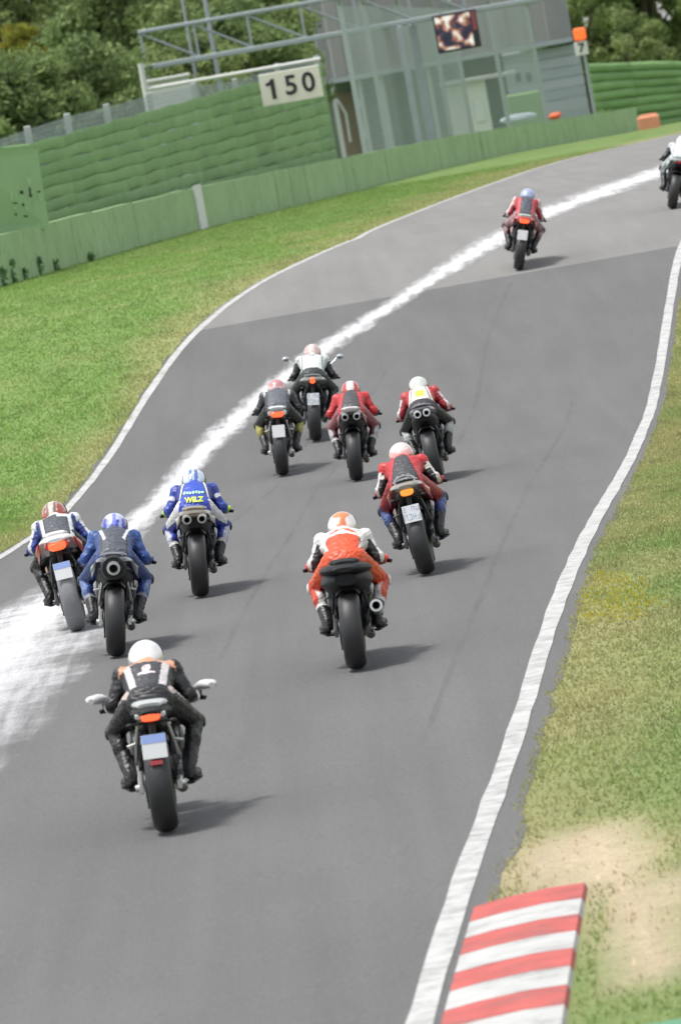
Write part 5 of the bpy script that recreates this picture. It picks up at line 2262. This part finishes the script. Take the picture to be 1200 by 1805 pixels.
# F red rider, jeans blue legs
add(754, 1014, -4.0,
    dict(body='#a11a22', tail='#8e8a80', light='amber', plate='white', hump='#151517', hump_ring=True, side='#b02a30', arm='dark', tailw=1.25, tailz=.0, lightz=-.03),
    dict(suit=dict(panel='#3d3d42', stripe='#c23238', side='#c2282e', pw=.075, sw=.05, taper=-.16, arm='#1d1c1f', arm_out='#e4dfd8', shoulder='#d23a3c', farm='#a8222c', farm_out='#d9d4cc', thigh='#8e2128', thigh_out='#a02a30', knee='#35406e', shin='#36447e', shin_out='#4a5a96', boot='#1a1a1e', patch='#e4dfd8', yoke='#cf3b35', yoke_y=.80),
         helmet=hel('#e3a8a4', (lambda x, y, z: z > .55, '#ead9d6'), (lambda x, y, z: z < .15 and abs(x) < .75, '#d9463c'), (lambda x, y, z: z < -.3 and abs(x) < .2, '#b9a0d0')), glove='#8e1f28', up=.01),
    'red motorcycle with an oval ring badge, orange tail light and white plate',
    'rider in red leathers with a dark grey back and blue lower legs')
# G red and white with yellow patch
add(772, 850, -3.0,
    dict(body='#1a1a1c', tail='#151517', exhaust='twin_small', hump='#17181c', arm='dark', tailw=1.2, tailz=.02),
    dict(suit=dict(panel='#e6e2d2', stripe='#e6dfd6', side='#b83036', pw=.10, sw=.03, taper=-.14, arm='#a3222c', arm_out='#e4d8d4', shoulder='#c0454a', farm='#8e1c28', farm_out='#d6a8a8', thigh='#1c1c20', knee='#222226', shin='#b8b8b8', boot='#161618', low='#2a2430', low_y=.42, hook=logo_patch('#d8d23c', -.05, .055, .47, .62)),
         helmet=hel('#d4ddd4', (lambda x, y, z: z < -.15 and abs(x) < .6, '#7a9a86'), (lambda x, y, z: abs(x) > .8, '#8a4a4a')), glove='#7a1c28', up=.03, elbow=.01),
    'black motorcycle with two small white rimmed exhausts beyond the red rider',
    'rider with white back and yellow patch, red sleeves and pale green helmet')
# H black with yellow shins
add(499, 840, 5.0,
    dict(body='#202024', tail='#3a3a3e', light='big', plate='faint', hump='#d0d0d0', trim='#c9c9c9', arm='alu', tailz=-.01, tailw=.95, fairing=False),
    dict(suit=dict(panel='#5c6068', stripe='#54585f', side='#1a1a1d', pw=.13, sw=.02, arm='#17171a', arm_out='#1d1d20', shoulder='#46484e', farm='#151517', thigh='#25252a', knee='#2a2a2a', shin='#8a8640', shin_out='#a8a44a', boot='#1c1c1c', yoke='#575b63', yoke_y=.72, hook=v_lines('#cfc4c4', .17, .16, .82, .66, .012)),
         helmet=hel('#dcb8b8', (lambda x, y, z: z > .45, '#c98a8c'), (lambda x, y, z: -.1 < z < .2, '#e8dcdc')), glove='#141416'),
    'black motorcycle with a red tail light and silver swingarm beside the powder streak',
    'rider in black leathers with a grey back and yellow shin guards')
# I white back
add(557, 779, 7.0,
    dict(body='#6d6f66', tail='#6f7066', light='round', plate='white', hump='#3a3e3c', arm='dark', tailw=1.35, mirrors=True, mirror_col='#d5dadc', mirror_pos=(.38, 1.05), lightz=.02, reflector=False),
    dict(suit=dict(panel='#dfe4e2', stripe='#dfe4e2', side='#cfd6d4', pw=.14, sw=.03, arm='#151719', arm_out='#1c1e20', shoulder='#d6dcda', farm='#141517', thigh='#2a322f', knee='#24292a', shin='#1e2224', boot='#161718', low='#28302d', low_y=.40, hook=hooks(v_lines('#4a4e4e', .07, .0, .80, .68, .012), v_lines('#4a4e4e', .07, .02, .82, .80, .02))),
         helmet=hel('#d8b4b0', (lambda x, y, z: abs(x) < .25, '#e6cfcb'), (lambda x, y, z: z < -.3, '#a87a78')), glove='#161718', up=.045),
    'farther motorcycle with a beige tail, round red light and white mirrors',
    'rider with a white back and black sleeves ahead of the trio')
# J red with twin exhaust
add(629, 849, 5.0,
    dict(body='#a82830', tail='#241c1e', exhaust='twin', side='#a86a6c', hump='#c9c4c2', arm='dark', tailw=1.12),
    dict(suit=dict(panel='#474549', stripe='#d6383a', side='#c2262c', pw=.085, sw=.04, taper=-.10, arm='#c4262c', arm_out='#d23236', shoulder='#d8383a', farm='#1d1a1c', cuff='#1a1a1a', thigh='#8a4a50', thigh_out='#a05a60', knee='#8a4048', shin='#5a3038', shin_out='#b8b4b8', boot='#1c1a1e', boot_top='#c8c8c8', yoke='#dcd0cc', yoke_y=.82),
         helmet=hel('#c2363a', (lambda x, y, z: abs(x) < .35, '#dfe0dc'), (lambda x, y, z: z < -.2 and abs(x) < .5, '#b8c0b8')), glove='#1a181a', elbow=.01),
    'motorcycle with twin exhausts and pinkish red tail sides, rightmost of the trio',
    'rider in red leathers with a dark grey back diamond, rightmost of the trio')
# K far, leaning right
add(913, 477, 17.0,
    dict(body='#a81c20', tail='#b01e22', light='big', plate='faint', hump='#a9c0b0', trim='#b01e22', arm='dark', tailw=1.3, side='#b02428'),
    dict(suit=dict(panel='#50545f', stripe='#c05058', side='#b8323a', pw=.085, sw=.05, arm='#b03840', arm_out='#e0d0ce', shoulder='#e0c4c2', sh_t=.35, farm='#c4a8a6', farm_out='#dcd6d4', thigh='#a8868a', knee='#3a2a2e', shin='#3a2c30', shin_out='#9a7074', boot='#1c1c1e', yoke='#c8d0dc', yoke_y=.80),
         helmet=hel('#8f9cc8', (lambda x, y, z: z > .35, '#a8b4e0'), (lambda x, y, z: z < -.15, '#6a7890')), glove='#1c1c20', up=.06, knee=.02),
    'far red motorcycle with a big red tail light leaning right near the powder streak',
    'far rider in red and white leathers with a pale blue helmet, leaning right')
# L cut off at the right edge
add(1183, 369, 19.0,
    dict(body='#b9c0c0', tail='#8f9694', light='dark', hump='#9aa4a4', arm='dark', side='#c6cecc', tailw=1.3),
    dict(suit=dict(panel='#e0e4e6', stripe='#e0e4e6', side='#d6dcde', pw=.13, sw=.03, arm='#16181a', shoulder='#d0d4d6', farm='#141618', thigh='#b8c0c0', knee='#2a2e30', shin='#5a6264', boot='#17191b'),
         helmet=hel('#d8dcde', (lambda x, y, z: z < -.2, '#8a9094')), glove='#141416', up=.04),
    'white and grey motorcycle cut off by the right picture edge',
    'farthest rider, white back and black sleeves, cut off by the right picture edge')
